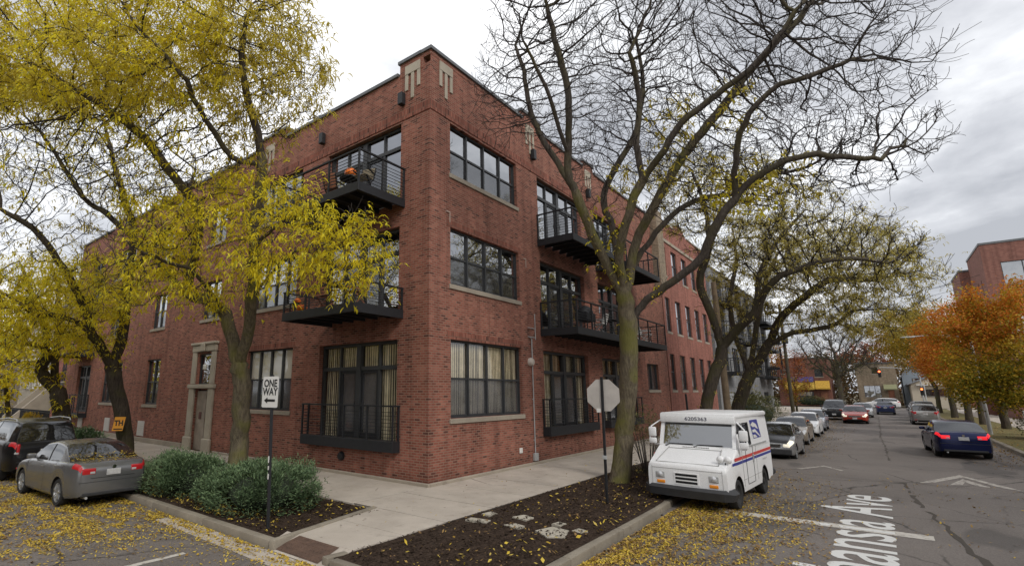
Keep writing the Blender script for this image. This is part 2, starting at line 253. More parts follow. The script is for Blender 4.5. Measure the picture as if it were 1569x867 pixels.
# ---------------------------------------------------------------- mesh builder
class MB:
    def __init__(s): s.v = []; s.f = []; s.m = []; s.sm = []
    def quad(s, a, b, c, d, mi=0): i = len(s.v); s.v += [tuple(a), tuple(b), tuple(c), tuple(d)]; s.f.append((i, i+1, i+2, i+3)); s.m.append(mi); return s
    def poly(s, pts, mi=0): i = len(s.v); s.v += [tuple(p) for p in pts]; s.f.append(tuple(range(i, i+len(pts)))); s.m.append(mi); return s
    def faces(s, v, f, mi=0):
        i = len(s.v); s.v += [tuple(p) for p in v]
        for q in f: s.f.append(tuple(i+k for k in q)); s.m.append(mi)
        return s
    def box(s, x0, x1, y0, y1, z0, z1, mi=0, bev=0, T=None):
        if x0 > x1: x0, x1 = x1, x0
        if y0 > y1: y0, y1 = y1, y0
        if z0 > z1: z0, z1 = z1, z0
        if bev:
            b = min(bev, (x1-x0)*.45, (y1-y0)*.45, (z1-z0)*.45); v = []; f = []
            bm = bmesh.new(); bmesh.ops.create_cube(bm, size=1.0, matrix=Matrix.Translation(((x0+x1)/2, (y0+y1)/2, (z0+z1)/2)) @ Matrix.Diagonal((x1-x0, y1-y0, z1-z0, 1)))
            bmesh.ops.bevel(bm, geom=bm.edges[:], offset=b, segments=2, affect='EDGES', profile=.5)
            bm.verts.index_update(); v = [(T @ p.co if T else p.co)[:] for p in bm.verts]; f = [[q.index for q in p.verts] for p in bm.faces]; bm.free(); return s.faces(v, f, mi)
        v = [(x0,y0,z0),(x1,y0,z0),(x1,y1,z0),(x0,y1,z0),(x0,y0,z1),(x1,y0,z1),(x1,y1,z1),(x0,y1,z1)]
        if T: v = [(T @ Vector(p))[:] for p in v]
        return s.faces(v, [(0,3,2,1),(4,5,6,7),(0,1,5,4),(1,2,6,5),(2,3,7,6),(3,0,4,7)], mi)
    def bar(s, a, b, w, h=None, mi=0):       # rectangular bar between two points
        a = Vector(a); b = Vector(b); d = (b-a); L = d.length; h = h or w
        z = d.normalized(); x = Vector((0, 0, 1)).cross(z)
        if x.length < 1e-4: x = Vector((1, 0, 0))
        x.normalize(); y = z.cross(x); M = Matrix((x, y, z)).transposed().to_4x4(); M.translation = a
        return s.box(-w/2, w/2, -h/2, h/2, 0, L, mi, T=M)
    def tube(s, pts, rad, k=8, mi=0, cap=True):
        pts = [Vector(p) for p in pts]; n = len(pts); rad = rad if hasattr(rad, '__len__') else [rad]*n
        i0 = len(s.v); u = None
        for i, p in enumerate(pts):
            t = (pts[min(i+1, n-1)]-pts[max(i-1, 0)])
            if t.length < 1e-9: t = Vector((0, 0, 1))
            t.normalize()
            if u is None: u = t.orthogonal().normalized()
            else:
                u = u - t*u.dot(t)
                if u.length < 1e-6: u = t.orthogonal()
                u.normalize()
            w = t.cross(u)
            for j in range(k):
                a = 2*math.pi*j/k; q = p+(u*math.cos(a)+w*math.sin(a))*rad[i]; s.v.append(q[:])
        for i in range(n-1):
            for j in range(k):
                a = i0+i*k+j; b = i0+i*k+(j+1) % k; s.f.append((a, b, b+k, a+k)); s.m.append(mi)
        if cap:
            s.f.append(tuple(range(i0+k-1, i0-1, -1))); s.m.append(mi); e = i0+(n-1)*k; s.f.append(tuple(range(e, e+k))); s.m.append(mi)
        return s
    def lathe(s, prof, o=(0,0,0), axis='z', k=24, mi=0, squash=None):    # prof: (radius, height)
        i0 = len(s.v)
        for (r, h) in prof:
            for j in range(k):
                a = 2*math.pi*j/k; x, y = r*math.cos(a), r*math.sin(a)
                if squash: rr = squash(a); x *= rr; y *= rr
                p = {'z': (x, y, h), 'y': (x, h, y), 'x': (h, x, y)}[axis]
                s.v.append((p[0]+o[0], p[1]+o[1], p[2]+o[2]))
        for i in range(len(prof)-1):
            for j in range(k):
                a = i0+i*k+j; b = i0+i*k+(j+1) % k
                q = (a, b, b+k, a+k) if axis != 'y' else (b, a, a+k, b+k)
                s.f.append(q); s.m.append(mi)
        return s
    def prism(s, poly, axis, a, b, mi=0):    # poly of 2D points extruded along axis from a to b
        def P(p, h): return {'y': (p[0], h, p[1]), 'x': (h, p[0], p[1]), 'z': (p[0], p[1], h)}[axis]
        n = len(poly); v = [P(p, a) for p in poly]+[P(p, b) for p in poly]
        return s.faces(v, [tuple(range(n-1, -1, -1)), tuple(range(n, 2*n))]+[(i, (i+1) % n, n+(i+1) % n, n+i) for i in range(n)], mi)
    def build(s, name, mats, parent=None, smooth=0, fix=True):
        if not isinstance(mats, (list, tuple)): mats = [mats]
        me = bpy.data.meshes.new(name)
        v = s.v
        o0 = ORG.get(parent.name) if parent is not None else None
        if o0 is not None and (o0[0] or o0[1] or o0[2]): v = [(p[0]-o0[0], p[1]-o0[1], p[2]-o0[2]) for p in v]
        me.from_pydata(v, [], s.f)
        for m in mats: me.materials.append(MT[m] if isinstance(m, str) else m)
        if len(mats) > 1: me.polygons.foreach_set('material_index', s.m)
        if fix:
            bm = bmesh.new(); bm.from_mesh(me); bmesh.ops.remove_doubles(bm, verts=bm.verts, dist=1e-5); bmesh.ops.recalc_face_normals(bm, faces=bm.faces); bm.to_mesh(me); bm.free()
        if smooth:
            me.shade_smooth(); me.set_sharp_from_angle(angle=R(smooth))
        o = bpy.data.objects.new(name, me); C.objects.link(o)
        if parent is not None: o.parent = parent; ORG[o.name] = o0 or (0, 0, 0)
        return o
ORG = {}
def tag(o, label=None, cat=None, group=None, kind=None):
    if label: o['label'] = label
    if cat: o['category'] = cat
    if group: o['group'] = group
    if kind: o['kind'] = kind
    return o
def thing(name, loc, label, cat, group=None):
    o = bpy.data.objects.new(name, None); o.location = loc; o.empty_display_size = .1; C.objects.link(o); ORG[o.name] = tuple(loc)
    return tag(o, label, cat, group)
def struct(mb, name, mats, **k): return tag(mb.build(name, mats, **k), kind='structure')
def copy_tree(o, parent=None):
    c = o.copy(); C.objects.link(c)
    if parent is not None: c.parent = parent
    for ch in o.children: copy_tree(ch, c)
    return c
def text_mesh(s, size, name='text', bold=0, sx=1.0):     # 2D glyph outlines -> verts, faces
    cu = bpy.data.curves.new(name, 'FONT'); cu.body = s; cu.size = size; cu.align_x = 'CENTER'; cu.align_y = 'CENTER'; cu.offset = bold; cu.resolution_u = 4
    o = bpy.data.objects.new(name, cu); C.objects.link(o); dg = bpy.context.evaluated_depsgraph_get(); me = bpy.data.meshes.new_from_object(o.evaluated_get(dg))
    v = [(p.co.x*sx, p.co.y) for p in me.vertices]; f = [tuple(p.vertices) for p in me.polygons]; bpy.data.objects.remove(o); bpy.data.curves.remove(cu); bpy.data.meshes.remove(me); return v, f
# ---------------------------------------------------------------- sky and sun
def world():
    w = bpy.data.worlds.new('World'); SC.world = w; w.use_nodes = True; n = w.node_tree; bg = n.nodes['Background']
    sky = N(n, 'ShaderNodeTexSky', sky_type='NISHITA', sun_disc=False, sun_elevation=R(38), sun_rotation=R(205), dust_density=3.0, air_density=1.2)
    tc = N(n, 'ShaderNodeTexCoord'); sp = N(n, 'ShaderNodeSeparateXYZ'); n.links.new(tc.outputs['Generated'], sp.inputs[0])
    mz = N(n, 'ShaderNodeMath', operation='MAXIMUM', inp={1: 0.0}); n.links.new(sp.outputs[2], mz.inputs[0])
    ad = N(n, 'ShaderNodeMath', operation='ADD', inp={1: .22}); n.links.new(mz.outputs[0], ad.inputs[0])
    dx = N(n, 'ShaderNodeMath', operation='DIVIDE'); n.links.new(sp.outputs[0], dx.inputs[0]); n.links.new(ad.outputs[0], dx.inputs[1])
    dy = N(n, 'ShaderNodeMath', operation='DIVIDE'); n.links.new(sp.outputs[1], dy.inputs[0]); n.links.new(ad.outputs[0], dy.inputs[1])
    cb = N(n, 'ShaderNodeCombineXYZ'); n.links.new(dx.outputs[0], cb.inputs[0]); n.links.new(dy.outputs[0], cb.inputs[1])
    mp = N(n, 'ShaderNodeMapping'); mp.inputs['Location'].default_value = SKYLOC; n.links.new(cb.outputs[0], mp.inputs['Vector'])
    t = N(n, 'ShaderNodeTexNoise', inp={'Scale': 1.25, 'Detail': 8.0, 'Roughness': .55, 'Distortion': .3}); n.links.new(mp.outputs[0], t.inputs['Vector'])
    nd = N(n, 'ShaderNodeVectorMath', operation='NORMALIZE'); n.links.new(tc.outputs['Generated'], nd.inputs[0])
    dt = N(n, 'ShaderNodeVectorMath', operation='DOT_PRODUCT'); dt.inputs[1].default_value = Vector((.93, -.10, .36)).normalized()[:]; n.links.new(nd.outputs[0], dt.inputs[0])
    bank = N(n, 'ShaderNodeMapRange', inp={1: .80, 2: .99, 3: .0, 4: .10}); bank.interpolation_type = 'SMOOTHSTEP'; n.links.new(dt.outputs['Value'], bank.inputs[0])
    sb = N(n, 'ShaderNodeMath', operation='SUBTRACT'); n.links.new(t.outputs['Fac'], sb.inputs[0]); n.links.new(bank.outputs[0], sb.inputs[1])
    r = ramp(n, [(.30, (.38, .39, .42)), (.41, (.54, .55, .58)), (.50, (.80, .81, .83)), (.60, (1.02, 1.02, 1.03))]); n.links.new(sb.outputs[0], r.inputs['Fac'])
    sc = N(n, 'ShaderNodeVectorMath', operation='SCALE', inp={'Scale': 1/.12}); n.links.new(r.outputs['Color'], sc.inputs[0])
    c = mixc(n, .92, sky.outputs[0], sc.outputs[0])
    n.links.new(c, bg.inputs['Color']); bg.inputs['Strength'].default_value = .12
    s = bpy.data.lights.new('sun', 'SUN'); s.energy = 1.0; s.angle = R(14); s.color = (1, .96, .9); so = bpy.data.objects.new('sun', s); C.objects.link(so)
    # sun high behind the camera's left shoulder, veiled by cloud
    az, el = R(205), R(38); d = Vector((math.sin(az)*math.cos(el), math.cos(az)*math.cos(el), math.sin(el)))
    so.rotation_euler = (-d).to_track_quat('-Z', 'Y').to_euler()
SKYLOC = (3.1, 1.7, 0)
world()
SC.view_settings.view_transform = 'Standard'; SC.view_settings.look = 'None'; SC.view_settings.gamma = 1; SC.view_settings.exposure = .5; SC.view_settings.use_curve_mapping = False
SC.cycles.max_bounces = 6; SC.cycles.diffuse_bounces = 3; SC.cycles.glossy_bounces = 3; SC.cycles.transparent_max_bounces = 16
SC.cycles.use_denoising = True
# ================================================================ GROUND
RZ = -.15
def flat(name, mat, polys, z): 
    m = MB()
    for p in polys: m.poly([(x, y, z) for x, y in p])
    return struct(m, name, mat)
def rect(x0, x1, y0, y1): return [(x0, y0), (x1, y0), (x1, y1), (x0, y1)]
flat('ground', 'soil', [rect(-700, 900, -700, 900)], -.30)
flat('road', 'asphalt', [rect(-15.5, -5.45, -80, 160), rect(-5.45, 1.5, -13.75, -5.56), rect(1.5, 93, -13.75, -4.6), rect(93, 102, -120, 120)], RZ)
# raised hump across the side street
m = MB(); ys = [-13.6, -5.7]
prof = [(10.2, -.146), (12.6, -.075), (13.4, -.075), (15.8, -.146)]
for a, b in zip(prof, prof[1:]): m.quad((a[0], ys[0], a[1]), (b[0], ys[0], b[1]), (b[0], ys[1], b[1]), (a[0], ys[1], a[1]))
struct(m, 'speed_hump', 'asphalt')
def hz(x): return -.146+(x-10.2)/2.4*.071+.007
def marking(name, polys, mat, label, zf=lambda x: RZ+.005):
    m = MB()
    for p in polys: m.poly([(x, y, zf(x)) for x, y in p])
    o = m.build(name, mat); return tag(o, kind='structure')
marking('hump_marking', [[(10.35, -10.05), (12.5, -11.12), (12.1, -11.16), (10.62, -10.42)], [(10.35, -12.2), (12.5, -11.12), (12.1, -11.16), (10.62, -11.8)], [(10.5, -10.75), (11.75, -11.12), (11.2, -11.12), (10.62, -11.02)], [(10.5, -11.6), (11.75, -11.12), (11.2, -11.12), (10.62, -11.3)]], 'hump', '', hz)
marking('hump_marking', [[(11.2, -7.0), (12.4, -7.7), (12.2, -7.72), (11.2, -7.16)], [(11.6, -8.3), (12.4, -7.7), (12.2, -7.72), (11.5, -8.2)]], 'hump', '', hz)
marking('stop_line', [rect(2.55, 2.95, -9.95, -6.2)], 'line', '')
marking('crossing_line', [[(-8.3, -.25), (-6.45, -.22), (-6.45, -.34), (-8.3, -.41)]], 'line', '')
rj = random.Random(5)
def ragged(pts, w, z):
    L = []
    for (a, b), (c, d) in zip(pts, pts[1:]):
        n = max(2, int(math.hypot(c-a, d-b)/.35))
        for i in range(n): L.append((a+(c-a)*i/n+rj.gauss(0, .03), b+(d-b)*i/n+rj.gauss(0, .035), w*rj.uniform(.35, 1.5)))
    m = MB()
    for p, q in zip(L, L[1:]):
        if rj.random() < .9: m.quad((p[0], p[1]-p[2], z), (q[0], q[1]-q[2], z), (q[0], q[1]+q[2], z), (p[0], p[1]+p[2], z))
    return m
struct(ragged([(60, -9.2), (30, -9.3), (16, -9.5)], .035, RZ+.004), 'road_seam', 'gap')
struct(ragged([(10.1, -9.75), (6, -9.95), (3, -10.3), (.2, -10.55), (-4, -10.9)], .05, RZ+.004), 'road_seam', 'gap')
struct(ragged([(9.9, -6.2), (9.6, -8), (9.9, -10), (9.7, -13.4)], .03, RZ+.004), 'road_seam', 'gap')
# map viewer's street name overlay, added as if lettered on the asphalt
v, f = text_mesh('hansia Ave', 1.0, bold=.006)
v = np.array(v); v[:, 0] -= v[:, 0].min(); sx = (7.02+.62)/v[:, 0].max()
m = MB(); m.faces([(-.62+p[0]*sx, -9.47+p[1]*1.58*.98+.5*0, RZ+.006) for p in v], f)
yo = [q[1] for q in m.v]; y0 = min(yo); m.v = [(a, -9.42+(b-y0)*(1.30/(max(yo)-y0)), c) for a, b, c in m.v]
struct(m, 'road_lettering', 'text')
# kerbs, walks and beds
def kerb_run(name, pts, w, z1=0.0, z0=-.3, seg=2.4, mat='kerb'):
    m = MB()
    for a, b in zip(pts, pts[1:]):
        a = Vector((*a, 0)); b = Vector((*b, 0)); d = b-a; L = d.length; d.normalize(); nrm = Vector((-d.y, d.x, 0)); k = max(1, round(L/seg))
        for i in range(k):
            p = a+d*(L*i/k+.006); q = a+d*(L*(i+1)/k-.006); M = Matrix((d, nrm, Vector((0, 0, 1)))).transposed().to_4x4(); M.translation = p
            m.box(0, (q-p).length, 0, w, z0, z1, bev=.025, T=M)
    return struct(m, name, mat, smooth=40)
KN = [(-5.2, -5.58), (1.5, -5.5), (10, -5.05), (34, -4.85), (92, -4.85)]
kerb_run('kerb', KN, .17, -.02)
def kin(x): return float(np.interp(x, [k[0] for k in KN], [k[1]+.14 for k in KN]))
kerb_run('kerb', [(-5.25, -1.15), (-5.25, 60)], .18, -.01)
kerb_run('kerb', [(92, -13.95), (2, -13.95)][::-1], .22)
kerb_run('bed_edging', [(-5.46, -1.36), (-2.55, -.78)], .14, .03)
kerb_run('bed_edging', [(-5.42, -2.72), (-5.0, -2.78)], .16, .0)
kerb_run('bed_edging', [(-5.44, -5.5), (-5.44, -2.8)][::-1], .16, .0)
def slabs(name, x0, x1, y0, y1, sx, sy, z=0.0, mat='conc', g=.028):
    m = MB(); nx = max(1, round((x1-x0)/sx)); ny = max(1, round((y1-y0)/sy))
    for i in range(nx):
        for j in range(ny):
            m.box(x0+(x1-x0)*i/nx+g/2, x0+(x1-x0)*(i+1)/nx-g/2, y0+(y1-y0)*j/ny+g/2, y0+(y1-y0)*(j+1)/ny-g/2, -.2, z-random.random()*.004)
    return struct(m, name, mat)
slabs('sidewalk', -2.55, 62, -2.72, -.02, 1.62, 2.7)
m = MB(); m.prism([(-4.9, -2.72), (-3.75, -2.72), (-3.75, -.98), (-4.9, -1.23)], 'z', -.2, 0); m.prism([(-3.738, -2.72), (-2.562, -2.72), (-2.562, -.72), (-3.738, -.97)], 'z', -.2, 0); struct(m, 'sidewalk', 'conc')
slabs('sidewalk', -2.6, -.02, -.02, 60, 2.58, 1.7)
flat('sidewalk_base', 'gap', [rect(-2.55, 62, -2.75, 0), rect(-2.58, 0, -.02, 60)], -.009)
m = MB(); m.quad((-5.47, -2.72, -.135), (-4.9, -2.72, -.004), (-4.9, -1.2, -.004), (-5.47, -1.2, -.135)); m.quad((-4.9, -1.2, -.004), (-4.9, -.9, -.004), (-5.2, -1.05, -.03), (-5.47, -1.2, -.135)); struct(m, 'kerb_ramp', 'conc')
def rz(x): return -.135+(x+5.47)/.57*.131+.008
m = MB(); m.quad((-5.42, -2.5, rz(-5.42)), (-4.93, -2.42, rz(-4.93)), (-4.93, -1.32, rz(-4.93)), (-5.42, -1.3, rz(-5.42)))
for i in range(5):
    for j in range(12):
        x, y = -5.38+i*.1, -2.36+j*.088; m.lathe([(.022, rz(x)), (.014, rz(x)+.007), (0.001, rz(x)+.008)], (x, y, 0), k=6)
tag(m.build('tactile_plate', 'tactile'), kind='structure')
flat('gutter', 'conc', [[(-5.95, -5.9), (-5.46, -5.6), (-5.46, 2.5), (-5.85, 2.5)]], RZ+.004)
def bumpy(name, mat, x0, x1, y0, y1, z, amp, step, mask=None):
    nx = int((x1-x0)/step)+1; ny = int((y1-y0)/step)+1; m = MB()
    g = rng.normal(0, 1, (nx+1, ny+1)); g = (g+np.roll(g, 1, 0)+np.roll(g, 1, 1)+np.roll(g, -1, 0)+np.roll(g, -1, 1))/5
    for i in range(nx+1):
        for j in range(ny+1):
            e = 0 if i in (0, nx) or j in (0, ny) else 1
            xx = x0+(x1-x0)*i/nx; yy = y0+(y1-y0)*j/ny
            if y1 < -1: yy = max(yy, kin(xx)-.02)
            else: yy = max(yy, -1.30+(xx+5.46)*.2)
            m.v.append((xx, yy, z+amp*g[i, j]*e))
    for i in range(nx):
        for j in range(ny): m.f.append((i*(ny+1)+j, (i+1)*(ny+1)+j, (i+1)*(ny+1)+j+1, i*(ny+1)+j+1)); m.m.append(0)
    return struct(m, name, mat, smooth=60, fix=False)
bumpy('mulch_bed', 'mulch', -5.3, 30, -5.4, -2.73, -.015, .022, .11)
bumpy('mulch_bed', 'mulch', -5.25, -2.6, -1.2, 9, -.03, .02, .11)
flat('planting_strip', 'soil', [rect(30, 62, -4.7, -2.75), rect(-5.25, -2.6, 9, 60)], -.02)
flat('grass_verge', 'grass', [rect(2, 92, -16.6, -13.78)], -.02)
slabs('sidewalk', 2, 92, -18.6, -16.6, 2, 2)
flat('parking_lot', 'conc', [rect(34, 92, -60, -18.6)], -.06)
flat('side_yard', 'grass', [rect(0, 60, 33.6, 60)], -.03)
flat('forecourt', 'conc', [rect(62, 92, -4.66, 14)], -.012)
# flat stepping stones in the mulch
stones = [((820, 812), (846, 806), (872, 812), (866, 822), (838, 822)), ((713, 795), (722, 792), (752, 796), (745, 800)), ((772, 803), (790, 801), (804, 805), (792, 809)), ((785, 791), (803, 788), (818, 792), (806, 796)), ((845, 802), (856, 798.5), (868, 801.5), (858, 805)), ((876, 812), (888, 808.5), (901, 813), (889, 816)), ((738, 786), (752, 783), (762, 786), (750, 789))]
labs = ['largest flat pale stone in the mulch bed, nearest the kerb', 'long flat stone at the left end of the stone row in the mulch', 'diamond shaped flat stone in the middle of the mulch bed stones', 'flat stone furthest right of the back row in the mulch', 'small flat stone just behind the largest one in the mulch', 'flat stone nearest the stop sign, right of the largest one', 'smallest flat stone, closest to the sidewalk in the mulch']
for st, lb in zip(stones, labs):
    m = MB(); pts = []
    for px, py in st:
        d = CF+CR*((px-PX)/FPX)-CU*((py-PY)/FPX); q = CP+d*((.01-CP.z)/d.z); pts.append((q.x, q.y))
    m.prism(pts, 'z', -.04, .010); tag(m.build('stepping_stone', 'flag'), lb, 'stepping stone', 'flat stones laid in the mulch bed')
# fallen leaves: uncountable
def scatter(name, mat, zones, size, seed):
    r = np.random.default_rng(seed); V = []; 
    for (fn, n, z) in zones:
        p = fn(r, n); k = len(p); a = r.uniform(0, 2*np.pi, k); s = size[0]+(size[1]-size[0])*r.uniform(0, 1, k)**1.6; asp = r.uniform(.35, .7, k); tl = r.normal(0, .35, (k, 2))
        u = np.stack([np.cos(a), np.sin(a), tl[:, 0]], 1)*s[:, None]; w = np.stack([-np.sin(a), np.cos(a), tl[:, 1]], 1)*(s*asp)[:, None]
        c = np.stack([p[:, 0], p[:, 1], np.full(k, z)+np.abs(r.normal(0, .008, k))+.3*s*np.abs(tl).max(1)], 1)
        V.append(np.stack([c-u, c-w*.9+u*.1, c+u, c+w*.9+u*.1], 1).reshape(-1, 3))
    V = np.concatenate(V); nq = len(V)//4; me = bpy.data.meshes.new(name); me.from_pydata(V.tolist(), [], np.arange(nq*4).reshape(-1, 4).tolist()); me.materials.append(MT[mat])
    o = bpy.data.objects.new(name, me); C.objects.link(o); return tag(o, kind='stuff')
def clumps(r, n, x0, x1, y0, y1, wfn):
    out = []; g = r.uniform(0, 1, (60, 60)); g = (g+np.roll(g, 1, 0)+np.roll(g, 1, 1)+np.roll(np.roll(g, 1, 0), 1, 1))/4
    while sum(map(len, out)) < n:
        x = r.uniform(x0, x1, n*2); y = r.uniform(y0, y1, n*2); w = wfn(x, y)*np.clip((g[((x-x0)/(x1-x0)*59).astype(int), ((y-y0)/(y1-y0)*59).astype(int)]-.38)*4.5, .08, 1)
        k = r.uniform(0, 1, n*2) < w; out.append(np.stack([x[k], y[k]], 1))
    return np.concatenate(out)[:n]
sg = lambda t: 1/(1+np.exp(-np.clip(t, -40, 40)))
zA = (lambda r, n: clumps(r, n, -13, -5.47, -3, 14, lambda x, y: sg((y-1.45-.3*np.clip(-5.4-x, 0, 9)*.35)*2.2)*sg((x+11.5)*1.2)+.015), 82000, RZ+.008)
zA2 = (lambda r, n: clumps(r, n, -8, -5.47, -5.5, 2, lambda x, y: np.exp(-(-5.47-x)/.3)+.015), 4200, RZ+.008)
zB = (lambda r, n: clumps(r, n, -5.2, -2.65, -.9, 10, lambda x, y: .12+sg((-4.3-x)*4)*sg((y-.3)*3)), 2200, .012)
zD = (lambda r, n: clumps(r, n, -5, 9, -8.2, -5.62, lambda x, y: np.exp(-(-5.62-y)/.85)*sg((3.5-x)*1.2)+.012), 22000, RZ+.008)
scatter('fallen_leaves', 'litter', [zA, zA2, zB, zD, (lambda r, n: clumps(r, n, -4.8, 20, -2.7, -.05, lambda x, y: .5+0*x), 130, .006), (lambda r, n: clumps(r, n, -14, 14, -12, -5.6, lambda x, y: .5+0*x), 420, RZ+.006)], (.010, .033), 5)
scatter('fallen_leaves', 'litterdry', [(lambda r, n: clumps(r, n, 2, 60, -8.0, -5.62, lambda x, y: np.exp(-(-5.62-y)/.8)+.02), 7000, RZ+.008), (lambda r, n: clumps(r, n, 8, 60, -13.72, -11.8, lambda x, y: np.exp(-(y+13.72)/.6)+.02), 5000, RZ+.008), (lambda r, n: clumps(r, n, 5, 60, -16.5, -13.8, lambda x, y: .5+0*x), 3500, 0), (lambda r, n: clumps(r, n, 2, 14, -12, -9, lambda x, y: .5+0*x), 350, RZ+.008), (lambda r, n: clumps(r, n, -5.2, 25, -5.35, -2.8, lambda x, y: .5+0*x), 1500, .02), (lambda r, n: clumps(r, n, -5, 9, -8.6, -5.62, lambda x, y: np.exp(-(-5.62-y)/1.1)*sg((5-x)*1.2)+.02), 9000, RZ+.010), (lambda r, n: clumps(r, n, -13, -5.47, -1, 14, lambda x, y: sg((y-1)*2)+.08), 9000, RZ+.010)], (.018, .042), 6)
scatter('fallen_leaves', 'litter', [(lambda r, n: clumps(r, n, -5.2, 12, -5.35, -2.8, lambda x, y: .25+.75*np.exp(-np.abs(y+5.3)/.5)), 520, .02), (lambda r, n: clumps(r, n, -5.1, -2.7, -.9, 3, lambda x, y: .5+0*x), 120, .01)], (.022, .06), 12)
scatter('mulch_chips', 'mulch', [(lambda r, n: clumps(r, n, -5.2, 8, -5.38, -2.76, lambda x, y: .6+0*x), 9000, .006), (lambda r, n: clumps(r, n, -5.2, -2.7, -1, 3, lambda x, y: .6+0*x), 4000, -.005)], (.015, .04), 8)

# ================================================================ MAIN BRICK BUILDING
FR = lambda u, d, z: (u, d, z)        # street front along +X (outside is -y)
FL = lambda u, d, z: (d, u, z)        # front along +Y (outside is -x)
def fbox(m, F, u0, u1, d0, d1, z0, z1, mi=0, bev=0):
    a = F(u0, d0, z0); b = F(u1, d1, z1); m.box(a[0], b[0], a[1], b[1], a[2], b[2], mi, bev)
def wall(m, F, u0, u1, z0, z1, holes, dep=.24, mi=0, d=0):
    us = sorted({u0, u1, *[h[0] for h in holes], *[h[1] for h in holes]}); zs = sorted({z0, z1, *[h[2] for h in holes], *[h[3] for h in holes]})
    for a, b in zip(us, us[1:]):
        for c, e in zip(zs, zs[1:]):
            x, z = (a+b)/2, (c+e)/2
            if any(h[0] < x < h[1] and h[2] < z < h[3] for h in holes): continue
            m.quad(F(a, d, c), F(b, d, c), F(b, d, e), F(a, d, e), mi)
    for a, b, c, e in holes:
        for p, q in (((a, c), (a, e)), ((b, c), (b, e)), ((a, c), (b, c)), ((a, e), (b, e))):
            m.quad(F(p[0], d, p[1]), F(q[0], d, q[1]), F(q[0], d+dep, q[1]), F(p[0], d+dep, p[1]), mi)
def room(m, F, u0, u1, z0, z1, d0, d1, mi=0):
    m.quad(F(u0, d1, z0), F(u1, d1, z0), F(u1, d1, z1), F(u0, d1, z1), mi)
    for a, b, c, e in ((u0, z0, u1, z0), (u0, z1, u1, z1), (u0, z0, u0, z1), (u1, z0, u1, z1)):
        m.quad(F(a, d0, b), F(c, d0, e), F(c, d1, e), F(a, d1, b), mi)
def window(F, par, u0, u1, z0, z1, n=4, up='gU', lo='gL', d=.11, sill=True, split=.5, inside=None, name='window', lab=None, t=.055, mull=None, seed=0, tw=.07):
    g = .004; u0 += g; u1 -= g; z0 += g; z1 -= g
    m = MB(); zm = z0+(z1-z0)*split; mw = mull or t*1.25
    fbox(m, F, u0, u0+t, d, d+tw, z0, z1); fbox(m, F, u1-t, u1, d, d+tw, z0, z1); fbox(m, F, u0+t, u1-t, d, d+tw, z1-t, z1); fbox(m, F, u0+t, u1-t, d, d+tw, z0, z0+t)
    for i in range(1, n):
        c = u0+(u1-u0)*i/n; fbox(m, F, c-mw/2, c+mw/2, d-.012, d+tw-.002, z0+t, z1-t)
    if split:
        for i in range(n):
            a = u0+(u1-u0)*i/n+(t if i == 0 else mw/2); b = u0+(u1-u0)*(i+1)/n-(t if i == n-1 else mw/2)
            fbox(m, F, a, b, d+.008, d+tw-.012, zm-.035, zm+.03)
            e = .035; q = d+.03    # lower sashes sit in front of the upper ones
            fbox(m, F, a, a+e, q, q+.03, z0+t, zm-.035); fbox(m, F, b-e, b, q, q+.03, z0+t, zm-.035); fbox(m, F, a+e, b-e, q, q+.03, z0+t, z0+t+e)
    o = m.build(name, 'frame', par); 
    if lab: o['label'] = lab
    p = MB()
    for i in range(n):
        a = u0+(u1-u0)*i/n; b = u0+(u1-u0)*(i+1)/n
        if split:
            p.quad(F(a, d+.05, zm), F(b, d+.05, zm), F(b, d+.05, z1), F(a, d+.05, z1), 0); p.quad(F(a, d+.046, z0), F(b, d+.046, z0), F(b, d+.046, zm), F(a, d+.046, zm), 1)
        else: p.quad(F(a, d+.05, z0), F(b, d+.05, z0), F(b, d+.05, z1), F(a, d+.05, z1), 0)
    p.build('pane', [up, lo], o, fix=False)
    k = MB(); room(k, F, u0+.01, u1-.01, z0+.01, z1-.01, d+tw, d+.9); k.build('room_back', 'room', o)
    rnd = random.Random(seed)
    if inside == 'vert':
        k = MB(); x = u0+.08
        while x < u1-.1:
            a = rnd.uniform(.05, .4); s = .042; k.quad(F(x-s*math.cos(a), d+.125-s*math.sin(a), z0+.08), F(x+s*math.cos(a), d+.125+s*math.sin(a), z0+.08), F(x+s*math.cos(a), d+.125+s*math.sin(a), z1-.08), F(x-s*math.cos(a), d+.125-s*math.sin(a), z1-.08)); x += .088
        k.build('vertical_blind', 'blind', o, fix=False)
    elif inside == 'shade':
        for i in range(n):
            if rnd.random() < .9:
                k = MB(); a = u0+(u1-u0)*i/n+.03; b = u0+(u1-u0)*(i+1)/n-.03; h = z1-(z1-z0)*rnd.choice([.5, .5, .52, .5]); k.quad(F(a, d+.09, h), F(b, d+.09, h), F(b, d+.09, z1-.05), F(a, d+.09, z1-.05)); k.build('roller_shade', 'shade', o, fix=False)
    if sill:
        k = MB(); fbox(k, F, u0-.07, u1+.07, -.05, d+.05, z0-.15, z0-.006, bev=.012); k.build('sill', 'sill', o)
    return o
